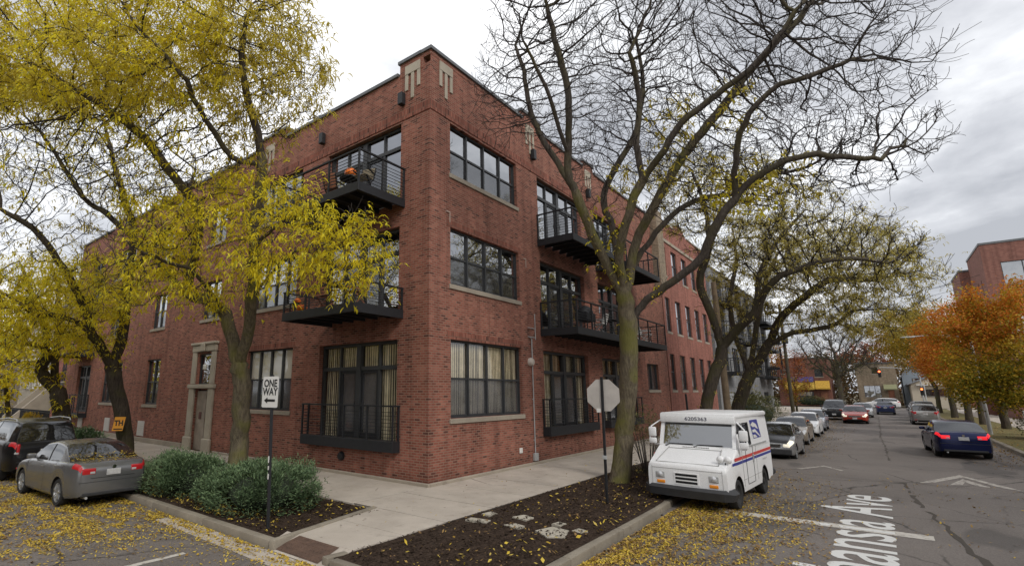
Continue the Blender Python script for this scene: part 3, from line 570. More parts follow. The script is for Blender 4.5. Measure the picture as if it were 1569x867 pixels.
def french(F, par, u0, u1, z0, z1, tz, up, lo, seed=0, blind=True, d=.16):
    m = MB(); t = .09; g = .004; u0 += g; u1 -= g; z1 -= g; z0 += g; um = (u0+u1)/2
    fbox(m, F, u0, u0+t, d, d+.1, z0, z1); fbox(m, F, u1-t, u1, d, d+.1, z0, z1); fbox(m, F, u0+t, u1-t, d, d+.1, z1-t, z1); fbox(m, F, u0+t, u1-t, d, d+.1, z0, z0+.12)
    fbox(m, F, um-.1, um+.1, d-.03, d+.098, z0+.12, z1-t); fbox(m, F, u0+t, um-.1, d-.01, d+.096, tz-.06, tz+.06); fbox(m, F, um+.1, u1-t, d-.01, d+.096, tz-.06, tz+.06)
    for c in ((u0+um)/2, (u1+um)/2):
        fbox(m, F, c-.04, c+.04, d, d+.09, z0+.12, tz-.06); fbox(m, F, c-.03, c+.03, d, d+.09, tz+.06, z1-t)
    o = m.build('french_window', 'frame', par)
    for s in (-1, 1):                                    # the two middle leaves open
        c = (u0+um)/2 if s < 0 else (um+u1)/2; a, b = (c+.05, um-.11) if s < 0 else (um+.11, c-.05); k = MB(); e = .075
        fbox(k, F, a, a+e, d+.02, d+.07, z0+.13, tz-.065); fbox(k, F, b-e, b, d+.02, d+.07, z0+.13, tz-.065); fbox(k, F, a+e, b-e, d+.02, d+.07, z0+.13, z0+.3); fbox(k, F, a+e, b-e, d+.02, d+.07, tz-.15, tz-.065)
        hx = b-.04 if s < 0 else a+.04; fbox(k, F, hx-.012, hx+.012, d-.03, d+.02, z0+1.05, z0+1.2); k.build('door_leaf', 'black', o)
    p = MB(); p.quad(F(u0, d+.06, tz), F(u1, d+.06, tz), F(u1, d+.06, z1), F(u0, d+.06, z1), 0)
    c1, c2 = (u0+um)/2, (u1+um)/2
    for a, b, mi in ((u0, c1, 0), (c1, um, 1), (um, c2, 1), (c2, u1, 0)): p.quad(F(a, d+.055, z0), F(b, d+.055, z0), F(b, d+.055, tz), F(a, d+.055, tz), mi)
    p.build('pane', [up, lo], o, fix=False)
    k = MB(); room(k, F, u0+.01, u1-.01, z0+.01, z1-.01, d+.1, d+1.4); k.build('room_back', 'room', o)
    if blind:
        rnd = random.Random(seed); k = MB(); x = u0+.1
        while x < u1-.1:
            a = rnd.uniform(.05, .4); s = .047
            if abs(x-um) > .12 and not (c1 < x < c2 and seed % 2 == 1 and False): k.quad(F(x-s*math.cos(a), d+.15-s*math.sin(a), z0+.1), F(x+s*math.cos(a), d+.15+s*math.sin(a), z0+.1), F(x+s*math.cos(a), d+.15+s*math.sin(a), z1-.1), F(x-s*math.cos(a), d+.15-s*math.sin(a), z1-.1))
            x += .1
        k.build('vertical_blind', 'blind', o, fix=False)
        k = MB(); k.quad(F(c1+.12, d+.12, z0+.3), F(um-.18, d+.12, z0+.3), F(um-.18, d+.12, tz-.1), F(c1+.12, d+.12, tz-.1)); k.quad(F(um+.18, d+.12, z0+.3), F(c2-.12, d+.12, z0+.3), F(c2-.12, d+.12, tz-.1), F(um+.18, d+.12, tz-.1)); k.build('insect_screen', 'greyshade', o, fix=False)
    return o
def balcony(F, par, u0, u1, dep, z, h=1.08, posts=4, name='balcony', fas=.26, cables=8, deck=True, sides=True, brace=True):
    m = MB()
    fbox(m, F, u0, u1, -dep, -dep+.07, z-fas, z, bev=.008); fbox(m, F, u0, u0+.07, -dep+.071, 0, z-fas, z); fbox(m, F, u1-.07, u1, -dep+.071, 0, z-fas, z)
    if deck:
        n = max(2, int((u1-u0)/.55))
        for i in range(1, n): c = u0+(u1-u0)*i/n; fbox(m, F, c-.03, c+.03, -dep+.072, -.002, z-fas+.06, z-.05)
    o = m.build(name, 'black', par)
    if deck:
        k = MB(); y = -dep+.075
        while y < -.05: fbox(k, F, u0+.075, u1-.075, y, y+.13, z-.045, z-.01); y += .14
        k.build('deck_boards', 'deckunder', o)
    r = MB(); pu = [u0+.035+(u1-u0-.07)*i/(posts-1) for i in range(posts)]
    for c in pu: fbox(r, F, c-.025, c+.025, -dep+.01, -dep+.06, z, z+h)
    fbox(r, F, u0, u1, -dep, -dep+.07, z+h, z+h+.045)
    for i in range(cables):
        zz = z+.1+(h-.15)*i/cables; r.bar(F(u0+.03, -dep+.035, zz), F(u1-.03, -dep+.035, zz), .014)
    if sides and dep > .25:
        for c in (u0+.035, u1-.035):
            fbox(r, F, c-.035, c+.035, -dep+.072, -.002, z+h, z+h+.045); fbox(r, F, c-.025, c+.025, -.06, -.01, z, z+h)
            if dep > 1: fbox(r, F, c-.02, c+.02, -dep/2-.02, -dep/2+.02, z, z+h)
            for i in range(cables):
                zz = z+.1+(h-.15)*i/cables; r.bar(F(c, -dep+.06, zz), F(c, -.01, zz), .014)
    r.build('railing', 'black', o)
    return o
B = thing('brick_building', (0, 0, 0), 'three storey red brick loft building with black balconies on the street corner', 'building')
BAYZ = [(.95, 4.0, 3.2), (4.74, 7.5, 6.72), (8.27, 10.98, 10.25)]
WZ = [(1.72, 4.0), (5.66, 7.46), (9.22, 10.96)]
holesR = [(.97, 4.95, *w) for w in WZ]+[(6.52, 10.48, b[0], b[1]) for b in BAYZ]+[(11.98, 15.9, b[0], b[1]) for b in BAYZ]+[(18.0, 19.9, 2.56, 3.98)]
LW = [(6.56, 9.62), (17.9, 19.56), (23.0, 26.0), (12.3, 13.95)]
holesL = [(1.24, 4.98, b[0], b[1]) for b in BAYZ]+[(6.56, 9.62, 1.8, 4.04), (6.56, 9.62, 5.66, 7.5), (6.56, 9.62, 9.22, 10.98), (17.9, 19.56, 1.83, 4.07), (17.9, 19.56, 5.67, 7.46), (17.9, 19.56, 9.22, 10.96), (12.3, 13.95, 5.67, 7.4), (12.3, 13.95, 9.22, 10.96), (23.0, 26.0, 1.83, 4.07), (23.0, 26.0, 5.67, 7.46), (23.0, 26.0, 9.22, 10.96), (28.3, 30.8, 1.2, 4.1), (28.3, 30.8, 4.9, 7.5), (28.3, 30.8, 8.4, 10.96), (12.55, 13.85, -.02, 2.55), (12.62, 13.78, 2.78, 4.12)]
TOPR = 13.0; EX = 21.7; EY = 33.4
m = MB(); wall(m, FR, 0, EX, -.3, TOPR, holesR); m.build('street_front_wall', 'brick', B)
m = MB(); wall(m, FL, 0, EY, -.3, 12.7, holesL); m.build('side_front_wall', 'brick', B)
m = MB(); m.quad((EX, 0, 12.7), (EX, EY, 12.7), (EX, EY, -.3), (EX, 0, -.3)); m.quad((0, EY, -.3), (EX, EY, -.3), (EX, EY, 12.7), (0, EY, 12.7)); m.quad((.3, .3, 12.2), (EX, .3, 12.2), (EX, EY, 12.2), (.3, EY, 12.2)); m.build('rear_wall', 'brick', B)
# parapets, copings, stone drops
def par(F, u0, u1, z0, z1): k = MB(); fbox(k, F, u0, u1, -.012, .30, z0, z1); k.build('parapet', 'brick', B)
par(FR, .0, 5.45, 12.95, 13.1); par(FR, 5.452, 6.9, 12.6, 13.42); par(FR, 6.902, 11.0, 12.95, 13.0); par(FR, 11.002, 12.2, 12.6, 13.3); par(FR, 12.202, EX, 12.95, 13.0)
par(FL, .302, 1.33, 12.6, 13.1); par(FL, 7.9, 10.1, 12.6, 13.1); par(FL, 16.4, 18.2, 12.6, 13.1); par(FL, 25.5, 27.2, 12.6, 13.1)
m = MB()
for a, b, z in ((-.06, 5.5, 13.1), (5.4, 6.95, 13.42), (6.952, 10.95, 13.0), (10.952, 12.25, 13.3), (12.252, EX, 13.0)): fbox(m, FR, a, b, -.075, .36, z, z+.11)
for a, b, z in ((.362, 1.38, 13.1), (1.382, 7.85, 12.7), (7.852, 10.15, 13.1), (10.152, 16.35, 12.7), (16.352, 18.25, 13.1), (18.252, 25.45, 12.7), (25.452, 27.25, 13.1), (27.252, EY, 12.7)): fbox(m, FL, a, b, -.075, .36, z, z+.11)
m.build('coping', 'tile', B)
m = MB(); fbox(m, FR, -.022, EX, -.022, 0, 11.05, 11.36); fbox(m, FL, .001, EY, -.022, 0, 11.05, 11.36)
for (a, b, z) in ((.8, 5.1, 4.0), (.8, 5.1, 7.46)): fbox(m, FR, a, b, -.005, .1, z+.001, z+.22)
for (a, b, z) in ((6.4, 9.8, 4.04), (17.75, 19.7, 4.07), (17.75, 19.7, 7.46), (12.15, 14.1, 7.4), (22.85, 26.15, 4.07), (22.85, 26.15, 7.46), (6.4, 9.8, 7.5)): fbox(m, FL, a, b, -.005, .1, z+.001, z+.22)
m.build('soldier_course', 'soldier', B)
def tdrop(F, u, z, w=.66):
    k = MB(); fbox(k, F, u, u+w, -.045, .0, z-.32, z, bev=.01); e = w/5
    for i, L in ((0, .75), (2, 1.2), (4, .75)): fbox(k, F, u+i*e, u+(i+1)*e, -.035, .0, z-.321-L*.75, z-.321, bev=.008)
    k.build('stone_ornament', 'stone', B)
tdrop(FR, .42, 12.92); tdrop(FR, 5.72, 13.0); tdrop(FR, 11.2, 12.95); tdrop(FL, .42, 12.92); tdrop(FL, 8.7, 12.75); tdrop(FL, 17, 12.7)
m = MB(); fbox(m, FR, .003, EX, -.085, 0, -.25, .09, bev=.025); fbox(m, FL, -.085, 11.75, -.085, 0, -.25, .09, bev=.025); fbox(m, FL, 14.6, EY, -.09, 0, -.25, .22, bev=.02); m.build('plinth', 'sill', B)
# windows
for k, w in enumerate(WZ):
    window(FR, B, .97, 4.95, *w, up='gF' if k == 0 else 'gU', lo='gFL' if k == 0 else 'gL', inside='vert' if k == 0 else None, seed=k+1)
for i, (a, b) in enumerate(((6.52, 10.48), (11.98, 15.9))):
    for k, z in enumerate(BAYZ): french(FR, B, a, b, z[0], z[1], z[2], 'gF' if k == 0 else 'gU', 'gFL' if k == 0 else 'gL', seed=k, blind=k == 0)
for k, z in enumerate(BAYZ): french(FL, B, 1.24, 4.98, z[0], z[1], z[2], 'gF' if k == 0 else 'gU', 'gFL' if k == 0 else 'gL', seed=k+5, blind=k == 0)
for z in ((1.8, 4.04), (5.66, 7.5), (9.22, 10.98)): window(FL, B, 6.56, 9.62, *z, n=4, up='gF' if z[0] < 2 else 'gU', lo='gFL' if z[0] < 2 else 'gL', inside='shade', seed=int(z[0]))
for (a, b) in ((17.9, 19.56), (12.3, 13.95), (23.0, 26.0)):
    for z in ((1.83, 4.07), (5.67, 7.46 if a != 12.3 else 7.4), (9.22, 10.96)):
        if a == 12.3 and z[0] < 2: continue
        window(FL, B, a, b, *z, n=2 if b-a < 2 else 4, up='gU', inside='shade' if z[0] < 2 else None, seed=int(a))
for z in ((1.2, 4.1), (4.9, 7.5), (8.4, 10.96)):
    french(FL, B, 28.3, 30.8, *z, z[1]-.75, 'gU', 'gL', blind=False)
    balcony(FL, B, 28.0, 31.1, .5 if z[0] < 2 else 1.2, z[0]-.05, posts=4, cables=5)
window(FR, B, 18.0, 19.9, 2.56, 3.98, n=2, up='gL', split=0)
# balconies
m_ = [balcony(FR, B, 6.38, 16.68, 1.52, 4.78, posts=9, h=.98), balcony(FR, B, 6.38, 10.75, 1.52, 8.3, posts=4, h=.98), balcony(FR, B, 11.85, 16.45, 1.52, 8.3, posts=4, h=.98),
      balcony(FR, B, 6.3, 10.6, .32, 1.22, posts=5, h=.95, fas=.32, name='window_balcony'), balcony(FR, B, 11.8, 16.0, .32, 1.22, posts=5, h=.95, fas=.32, name='window_balcony'),
      balcony(FL, B, 1.02, 4.42, 1.9, 4.86, posts=4, h=.62, cables=6), balcony(FL, B, 1.02, 5.2, 1.9, 8.32, posts=4, h=.98),
      balcony(FL, B, 1.08, 5.42, .30, 1.1, posts=5, h=.95, fas=.30, name='window_balcony')]
# entrance: stone surround with flared foot, fan light, recessed door
E_ = MB()
for s in (12.37, 14.03):
    a, b = (s-.28, s+.178) if s < 13 else (s-.178, s+.28)
    fbox(E_, FL, a, b, -.10, .0, .55, 2.6, bev=.02); fbox(E_, FL, a-.1, b+.1, -.16, 0, -.2, .549, bev=.06); fbox(E_, FL, a+.06, b-.02, -.08, 0, 2.8, 4.2, bev=.02)
fbox(E_, FL, 12.0, 14.4, -.15, 0, 2.602, 2.78, bev=.03); fbox(E_, FL, 12.1, 14.3, -.11, 0, 4.202, 4.5, bev=.03); fbox(E_, FL, 12.02, 14.38, -.17, 0, 4.502, 4.62, bev=.03); fbox(E_, FL, 13.0, 13.4, -.2, -.11, 4.2, 4.6, bev=.05)
ent = E_.build('entrance_surround', 'stone', B)
k = MB(); fbox(k, FL, 12.56, 13.84, .16, .22, -.02, 2.54); k.build('entrance_recess', 'room', ent)
k = MB(); fbox(k, FL, 13.0, 13.84, .10, .15, 0, 2.5, bev=.01); k.build('entrance_door', simple('grey_door', (.30, .25, .20), .6, var=.3, scale=2), ent)
k = MB(); fbox(k, FL, 13.3, 13.5, .06, .099, 1.3, 1.6, bev=.02); k.build('door_notice', simple('door_notice', (.13, .06, .05), .6), ent)
window(FL, B, 12.62, 13.78, 2.78, 4.12, n=1, up='gU', split=0, sill=False, d=.08)
k = MB(); fbox(k, FL, 13.05, 13.3, -.05, .06, 3.4, 3.65, bev=.05); k.build('entrance_lamp', simple('frosted_lamp', (.6, .58, .52), .3), ent)
# small fittings
for u in (19.46, 24.3, 29.0):
    k = MB(); fbox(k, FL, u-.4, u+.4, -.03, 0, .28, 1.0)
    for i in range(6): fbox(k, FL, u-.34, u+.34, -.05, -.031, .34+i*.105, .39+i*.105)
    k.build('vent_grille', simple('vent_paint', (.52, .50, .47), .5), B)
def wlamp(F, u, z):
    k = MB(); fbox(k, F, u-.1, u+.1, -.2, -.02, z, z+.42, bev=.02); fbox(k, F, u-.05, u+.05, -.02, 0, z+.1, z+.3); k.build('wall_lamp', 'black', B)
wlamp(FR, 6.15, 11.55); wlamp(FL, 1.15, 11.55); wlamp(FL, 5.3, 11.55); wlamp(FR, 11.3, 11.5)
k = MB(); k.tube([FR(5.62, -.04, .35), FR(5.62, -.04, 4.35), FR(5.45, -.04, 4.42)], .02, 6); k.tube([FR(5.9, -.04, 4.35), FR(5.9, -.04, 5.3)], .016, 6)
for z in (.8, 2.2, 3.6): fbox(k, FR, 5.58, 5.66, -.03, 0, z, z+.03)
k.tube([FR(5.35, -.05, 4.42), FR(5.85, -.05, 4.42)], .015, 6); k.tube([FR(5.35, -.05, 4.75), FR(5.85, -.05, 4.75)], .015, 6); k.build('conduit', 'galv', B, smooth=50)
k = MB(); k.lathe([(.0, -.16), (.11, -.14), (.15, -.07), (.15, 0)], FR(5.5, 0, 3.52), 'y', 16); k.build('alarm_bell', simple('bell_cream', (.5, .44, .38), .5), B, smooth=40)
k = MB(); fbox(k, FR, 5.5, 5.75, -.1, 0, .12, .38, bev=.02); k.build('meter_box', 'galv', B)
k = MB(); fbox(k, FR, 4.6, 4.78, -.05, 0, .45, .62, bev=.02); k.build('outlet_cover', 'signwhite', B)
k = MB(); k.lathe([(.0, -.1), (.1, -.1), (.14, -.04), (.14, 0)], FL(3.6, 0, .52), 'x', 16); k.build('pipe_outlet', 'black', B, smooth=40)
k = MB()
for a, z in ((.75, 7.9), (5.25, 7.3)): fbox(k, FR, a, a+.2, -.03, 0, z, z+.035); fbox(k, FR, a+.16, a+.19, -.03, 0, z-.3, z)
k.build('anchor_plate', simple('pale_patch', (.4, .30, .25), .9), B)
k = MB(); fbox(k, FR, 20.5, 21.69, -.4, -.001, 8.6, 13.5); k.build('brick_pier', 'brick_tan', B)
# ---- painted brick wing next along the street
B2 = thing('painted_brick_building', (EX, 0, 0), 'painted red brick building with tall narrow sash windows beyond the balconies', 'building')
hN = []
for z in ((2.55, 4.74), (6.12, 8.28), (9.75, 11.65)):
    for a in (22.2, 24.3, 26.65, 29.0, 31.3): hN.append((a, a+1.22 if a != 22.2 else a+.95, *z))
m = MB(); wall(m, FR, EX+.004, 33.4, -.3, 13.1, hN, d=-.03); m.quad((33.4, -.03, -.3), (33.4, 20, -.3), (33.4, 20, 13.1), (33.4, -.03, 13.1)); m.quad((EX+.004, -.03, 12.9), (33.4, -.03, 12.9), (33.4, 20, 12.9), (EX+.004, 20, 12.9)); m.build('wall', 'brick_n', B2)
m = MB(); m.prism([(EX+.01, 13.101), (33.39, 13.101), (33.39, 13.4), (28.5, 13.4), (27.6, 13.95), (26.6, 13.95), (25.7, 13.4), (EX+.01, 13.4)], 'y', -.03, .3); m.build('parapet', 'brick_n', B2)
m = MB(); fbox(m, FR, EX+.01, 33.42, -.10, -.031, 12.0, 12.2); fbox(m, FR, EX+.01, 25.6, -.08, .33, 13.401, 13.5); fbox(m, FR, 28.6, 33.42, -.08, .33, 13.401, 13.5); fbox(m, FR, 26.5, 27.7, -.08, .33, 13.951, 14.05); m.build('stone_band', 'sill', B2)
for h in hN: window(FR, B2, *h, n=1, d=.05, up='gU', lo='gL', inside='shade' if random.random() < .5 else None, seed=int(h[0]*h[2]))
# ================================================================ OTHER BUILDINGS
FE = lambda u, d, z, X=0: (X+d, u, z)
def front_x(X): return lambda u, d, z: (X+d, u, z)          # faces -x
def front_y(Y): return lambda u, d, z: (u, Y+d, z)          # faces -y
def front_ny(Y): return lambda u, d, z: (u, Y-d, z)         # faces +y
def blockwin(F, par, u0, u1, z0, z1, n=2, split=.5, up='gU', lo='gL', sill=True, d=.06, fr=None):
    return window(F, par, u0, u1, z0, z1, n=n, split=split, up=up, lo=lo, sill=sill, d=d)
# grey block apartment house with bays and balconies
G_ = thing('apartment_building', (36, 0, 0), 'grey block apartment building with dark balconies beyond the painted brick wing', 'building')
FG = front_y(.3)
hG = [(38+i*4.4, 38+i*4.4+2.6, z, z+2.2) for i in range(6) for z in (4.2, 7.3, 10.2)]+[(39, 41.6, 0, 2.4), (43, 45.6, 0, 2.4), (49, 51, .9, 2.4), (54, 55.2, 0, 2.3), (57, 60, .9, 2.4)]
m = MB(); wall(m, FG, 36, 64, -.3, 12.9, hG); m.quad((36, .3, -.3), (36, 18, -.3), (36, 18, 12.9), (36, .3, 12.9)); m.quad((64, .3, -.3), (64, 18, -.3), (64, 18, 12.9), (64, .3, 12.9)); m.quad((36, .3, 12.9), (64, .3, 12.9), (64, 18, 12.9), (36, 18, 12.9)); m.build('wall', 'brick_grey', G_)
m = MB(); fbox(m, FG, 35.95, 64.05, -.06, .3, 12.901, 13.1); m.build('coping', 'tile', G_)
for h in hG:
    if h[2] < .5:
        k = MB(); fbox(k, FG, h[0]+.01, h[1]-.01, .1, .16, h[2], h[3]-.01)
        for i in range(4): fbox(k, FG, h[0]+.03, h[1]-.03, .08, .099, h[2]+.1+i*.56, h[2]+.56+i*.56)
        k.build('garage_door' if h[1]-h[0] > 2 else 'door', simple('pale_door', (.34, .35, .36), .5), G_)
    else: blockwin(FG, G_, *h, n=3)
for i in (0, 2, 4, 5):
    for z in (4.1, 7.2, 10.1): balcony(FG, G_, 37.7+i*4.4, 41.0+i*4.4, 1.3, z, posts=3, cables=4)
for k_, z in ((0, 5), (1, 8)):
    k = MB(); fbox(k, FG, 62.2, 63.9, -1.5, 0, z, z+.25); fbox(k, FG, 63.4, 63.6, -1.4, -1.2, z+.25, z+2.6); k.build('fire_escape', 'black', G_)
# low pale house past it
def gable_house(name, X, y0, y1, z0, h, ridge, mat, label, wins, depth_=9, roofm='roof', doors=(), split=.5, cat='house', axis_front=True):
    t = thing(name, (X, (y0+y1)/2, z0), label, cat); F = front_x(X); ym = (y0+y1)/2
    holes = [w for w in wins]
    m = MB(); wall(m, F, y0, y1, z0, z0+h, [(a, b, c, e) for a, b, c, e, n in wins]+list(doors), dep=.12)
    if ridge: m.poly([(X, y0, z0+h), (X, y1, z0+h), (X, ym, z0+h+ridge)])
    for y in (y0, y1): m.quad((X, y, z0), (X+depth_, y, z0), (X+depth_, y, z0+h), (X, y, z0+h))
    m.quad((X+depth_, y0, z0), (X+depth_, y1, z0), (X+depth_, y1, z0+h), (X+depth_, y0, z0+h)); m.build('wall', mat, t)
    m = MB()
    if ridge:
        for s, y in ((-1, y0), (1, y1)):
            a = Vector((0, ym, z0+h+ridge+.02)); b = Vector((0, y+s*.35, z0+h-.35*ridge/(y1-y0)*2+.02)); up = Vector((0, 0, .14))
            m.faces([(X-.35, *a.yz), (X+depth_, *a.yz), (X+depth_, *b.yz), (X-.35, *b.yz), (X-.35, *(a+up).yz), (X+depth_, *(a+up).yz), (X+depth_, *(b+up).yz), (X-.35, *(b+up).yz)], [(0,3,2,1),(4,5,6,7),(0,1,5,4),(1,2,6,5),(2,3,7,6),(3,0,4,7)])
    else:
        m.box(X-.12, X+depth_, y0-.1, y1+.1, z0+h+.002, z0+h+.22)
    m.build('roof', MT[roofm], t)
    for a, b, c, e, n in wins: window(F, t, a, b, c, e, n=n, split=split, d=.04, up='gU', lo='gL')
    for a, b, c, e in doors:
        k = MB(); fbox(k, F, a+.01, b-.01, .06, .11, c, e-.01); fbox(k, F, a+.15, b-.15, .04, .059, (c+e)/2, e-.2); k.build('door', 'wood', t)
    return t
MT['roof'] = simple('asphalt_shingle', (.10, .095, .095), .9, var=.4); MT['roofgrey'] = simple('grey_shingle', (.22, .23, .25), .85, var=.3); MT['siding'] = simple('cream_siding', (.52, .46, .36), .7, var=.1); MT['whitesiding'] = simple('white_siding', (.62, .60, .57), .7, var=.1); MT['bluesiding'] = simple('grey_blue_siding', (.26, .30, .34), .7, var=.15)
X0 = 104
t = gable_house('corner_store', X0, -3.2, 4.6, -.1, 8.4, 0, 'brick_far', 'red brick corner store with blue and yellow awning at the end of the street', [(-2.3, -1.1, 5.0, 6.4, 1), (.6, 1.8, 5.6, 7.0, 1), (2.6, 4.0, 5.6, 7.0, 2), (-.6, 2.6, .9, 2.4, 3)], doors=[(-2.7, -1.6, -.08, 2.4)], cat='store')
k = MB(); F = front_x(X0)
k.faces([F(-.9, -.02, 4.1), F(3.6, -.02, 4.1), F(3.6, -.9, 3.0), F(-.9, -.9, 3.0), F(-.9, -.9, 2.75), F(3.6, -.9, 2.75), F(-.9, -.02, 2.75), F(3.6, -.02, 2.75)], [(0, 1, 2, 3), (3, 2, 5, 4), (0, 3, 4, 6), (1, 7, 5, 2), (4, 5, 7, 6)]); k.build('awning', simple('awning_yellow', (.50, .33, .05), .8, var=.3), t)
k = MB(); fbox(k, F, -.8, 2.6, -.25, -.03, 4.12, 5.0); k.build('shop_sign', simple('shop_sign_blue', (.07, .08, .33), .6), t)
k = MB(); k.faces([F(-3.1, -.02, 4.3), F(-1.0, -.02, 4.3), F(-1.0, -.9, 3.0), F(-3.1, -.9, 3.0), F(-3.1, -.9, 2.8), F(-1.0, -.9, 2.8), F(-3.1, -.02, 2.8), F(-1.0, -.02, 2.8)], [(0, 1, 2, 3), (3, 2, 5, 4), (0, 3, 4, 6), (1, 7, 5, 2), (4, 5, 7, 6)]); k.build('awning', simple('awning_gold', (.52, .31, .04), .8, var=.3), t)
k = MB(); fbox(k, F, 2.4, 3.6, -.05, -.01, 6.2, 6.3); k.build('cornice', 'sill', t)
t = gable_house('brick_house', X0+.5, -12.2, -6.9, -.1, 7.2, 0, 'brick_tan', 'tan brick house with triple front window and small upper window', [(-9.9, -7.7, 1.5, 3.4, 3), (-9.9, -9.1, 5.4, 6.5, 1)], doors=[(-11.6, -10.8, .3, 2.7)], split=0)
k = MB(); F = front_x(X0+.5); k.faces([F(-12.0, -.01, 3.6), F(-10.3, -.01, 3.6), F(-10.3, -1.1, 2.9), F(-12.0, -1.1, 2.9)], [(0, 1, 2, 3)]); fbox(k, F, -12.0, -10.3, -1.12, -1.05, 2.7, 2.9); k.build('door_canopy', simple('door_canopy_green', (.22, .22, .12), .7), t)
t = gable_house('gabled_house', X0+3, -16.6, -12.9, -.1, 5.0, 2.6, 'bluesiding', 'narrow blue grey gabled house squeezed between tan house and cream cottage', [(-15.4, -14.1, 3.2, 4.6, 2)], roofm='roofgrey')
t = gable_house('cottage', X0-4.5, -22.5, -13.6, -.1, 3.7, 2.0, 'siding', 'low cream cottage with a broad white gable at the end of the street', [(-17.5, -14.6, 1.7, 2.8, 3)], roofm='roofgrey', doors=[(-20.5, -19.4, .1, 2.3)], split=0)
k = MB(); F = front_x(X0-4.5); fbox(k, F, -19.9, -14.2, -.5, -.01, 3.35, 3.55); k.prism([(-20.2, 3.551), (-15.9, 3.551), (-18.05, 4.6)], 'x', X0-4.8, X0-4.52); k.build('gable_panel', 'whitesiding', t)
t = gable_house('brick_house', X0+2, 8.5, 18, -.1, 7.4, 2.2, 'brick_far', 'dark brick house left of the corner store behind russet trees', [(10, 11.4, 4.6, 6, 1), (14, 15.4, 4.6, 6, 1)])
# pale corner house between the grey apartments and the store
t = thing('tan_house', (70, 5, 0), 'pale tan two storey house peeping past the grey apartments', 'house')
m = MB(); FT = front_y(2.5); wall(m, FT, 68, 78, -.2, 6.6, [(70, 71.2, 3.8, 5.4), (74, 75.2, 3.8, 5.4), (72, 73.6, .8, 2.6)]); m.quad((68, 2.5, -.2), (68, 12, -.2), (68, 12, 6.6), (68, 2.5, 6.6)); m.quad((78, 2.5, -.2), (78, 12, -.2), (78, 12, 6.6), (78, 2.5, 6.6)); m.build('wall', 'siding', t)
m = MB(); m.prism([(2.1, 6.6), (12.4, 6.6), (7.2, 9.0)], 'x', 67.8, 78.2); m.build('roof', 'roof', t)
for h in ((70, 71.2, 3.8, 5.4), (74, 75.2, 3.8, 5.4), (72, 73.6, .8, 2.6)): window(FT, t, *h, n=2, d=.05)
# tall modern brick block on the right
t = thing('modern_brick_block', (70, -24, 0), 'tall modern brown brick block with slit windows rising above the orange trees', 'building')
def up_block(x0, x1, y0, y1, z1, holes_w, holes_n, pt):
    m = MB(); FW = front_x(x0); FN = front_ny(y1); wall(m, FW, y0, y1, -.2, z1, holes_w); wall(m, FN, x0, x1, -.2, z1, holes_n)
    m.quad((x1, y0, -.2), (x1, y1, -.2), (x1, y1, z1), (x1, y0, z1)); m.quad((x0, y0, -.2), (x1, y0, -.2), (x1, y0, z1), (x0, y0, z1)); m.quad((x0, y0, z1), (x1, y0, z1), (x1, y1, z1), (x0, y1, z1)); m.build('wall', 'brick_modern', pt)
    m = MB(); m.box(x0-.06, x0+.25, y0-.06, y1+.06, z1+.001, z1+.2); m.box(x0+.252, x1, y1-.25, y1+.06, z1+.001, z1+.2); m.build('coping', 'tile', pt)
    for h in holes_w: window(FW, pt, *h, n=2 if h[1]-h[0] > 1 else 1, d=.08, split=0)
    for h in holes_n: window(FN, pt, *h, n=1, d=.08, split=0)
nslit = [(x, x+.35, 9.5, 13.6) for x in (64.0, 66.2, 68.3)]
up_block(61.6, 70.7, -40, -19.1, 16.8, [(-23.2, -20.3, 12.7, 14.9), (-23.2, -20.3, 8, 10.4), (-29, -26, 12.7, 14.9)], nslit, t)
up_block(70.95, 78, -38, -18.3, 15.8, [], [(x, x+.35, 8.5, 12.8) for x in (72.4, 74.0, 76.2)], t)
# grey lot wall / low shop on the right behind the verge
t = thing('low_building', (44, -30, 0), 'low pale grey building with dark openings behind the orange trees', 'building')
m = MB(); FW = front_x(44); wall(m, FW, -52, -24, -.2, 4.2, [(-28, -26.8, 0, 2.4), (-34, -31, .9, 2.6), (-42, -39, .9, 2.6)]); m.quad((44, -24, -.2), (58, -24, -.2), (58, -24, 4.2), (44, -24, 4.2)); m.quad((44, -52, 4.2), (58, -52, 4.2), (58, -24, 4.2), (44, -24, 4.2)); m.build('wall', 'whitesiding', t)
for h in ((-28, -26.8, 0, 2.4), (-34, -31, .9, 2.6), (-42, -39, .9, 2.6)): window(FW, t, *h, n=2, d=.08, split=0)
# townhouses past the loft on the side street
t = thing('brick_townhouse', (1.2, 37, 0), 'small red brick townhouse between the loft building and the stone stoop house', 'house')
FT = lambda u, d, z: (1.2+d, u, z); hT = [(35, 36.2, 3.2, 5.2), (38, 39.4, 3.2, 5.2), (35, 36.2, .9, 2.4), (38, 39.4, .4, 2.6)]
m = MB(); wall(m, FT, 33.9, 40.9, -.2, 6.8, hT, dep=.15); m.quad((1.2, 33.9, -.2), (10, 33.9, -.2), (10, 33.9, 6.8), (1.2, 33.9, 6.8)); m.build('wall', 'brick_n', t)
m = MB(); m.box(.9, 10, 33.9, 40.95, 6.801, 7.1); m.box(.7, 1.19, 37.5, 40.6, 2.9, 3.1); m.build('roof', 'tile', t)
for h in hT: window(FT, t, *h, n=2, d=.05)
t = thing('stone_townhouse', (2.0, 47, 0), 'pale stone townhouse with tall white windows and a high front stoop', 'house')
FT = lambda u, d, z: (2.0+d, u, z); hT = [(42.2+i*2.0, 43.5+i*2.0, z, z+2.1) for i in range(6) for z in (2.7, 6.2)]
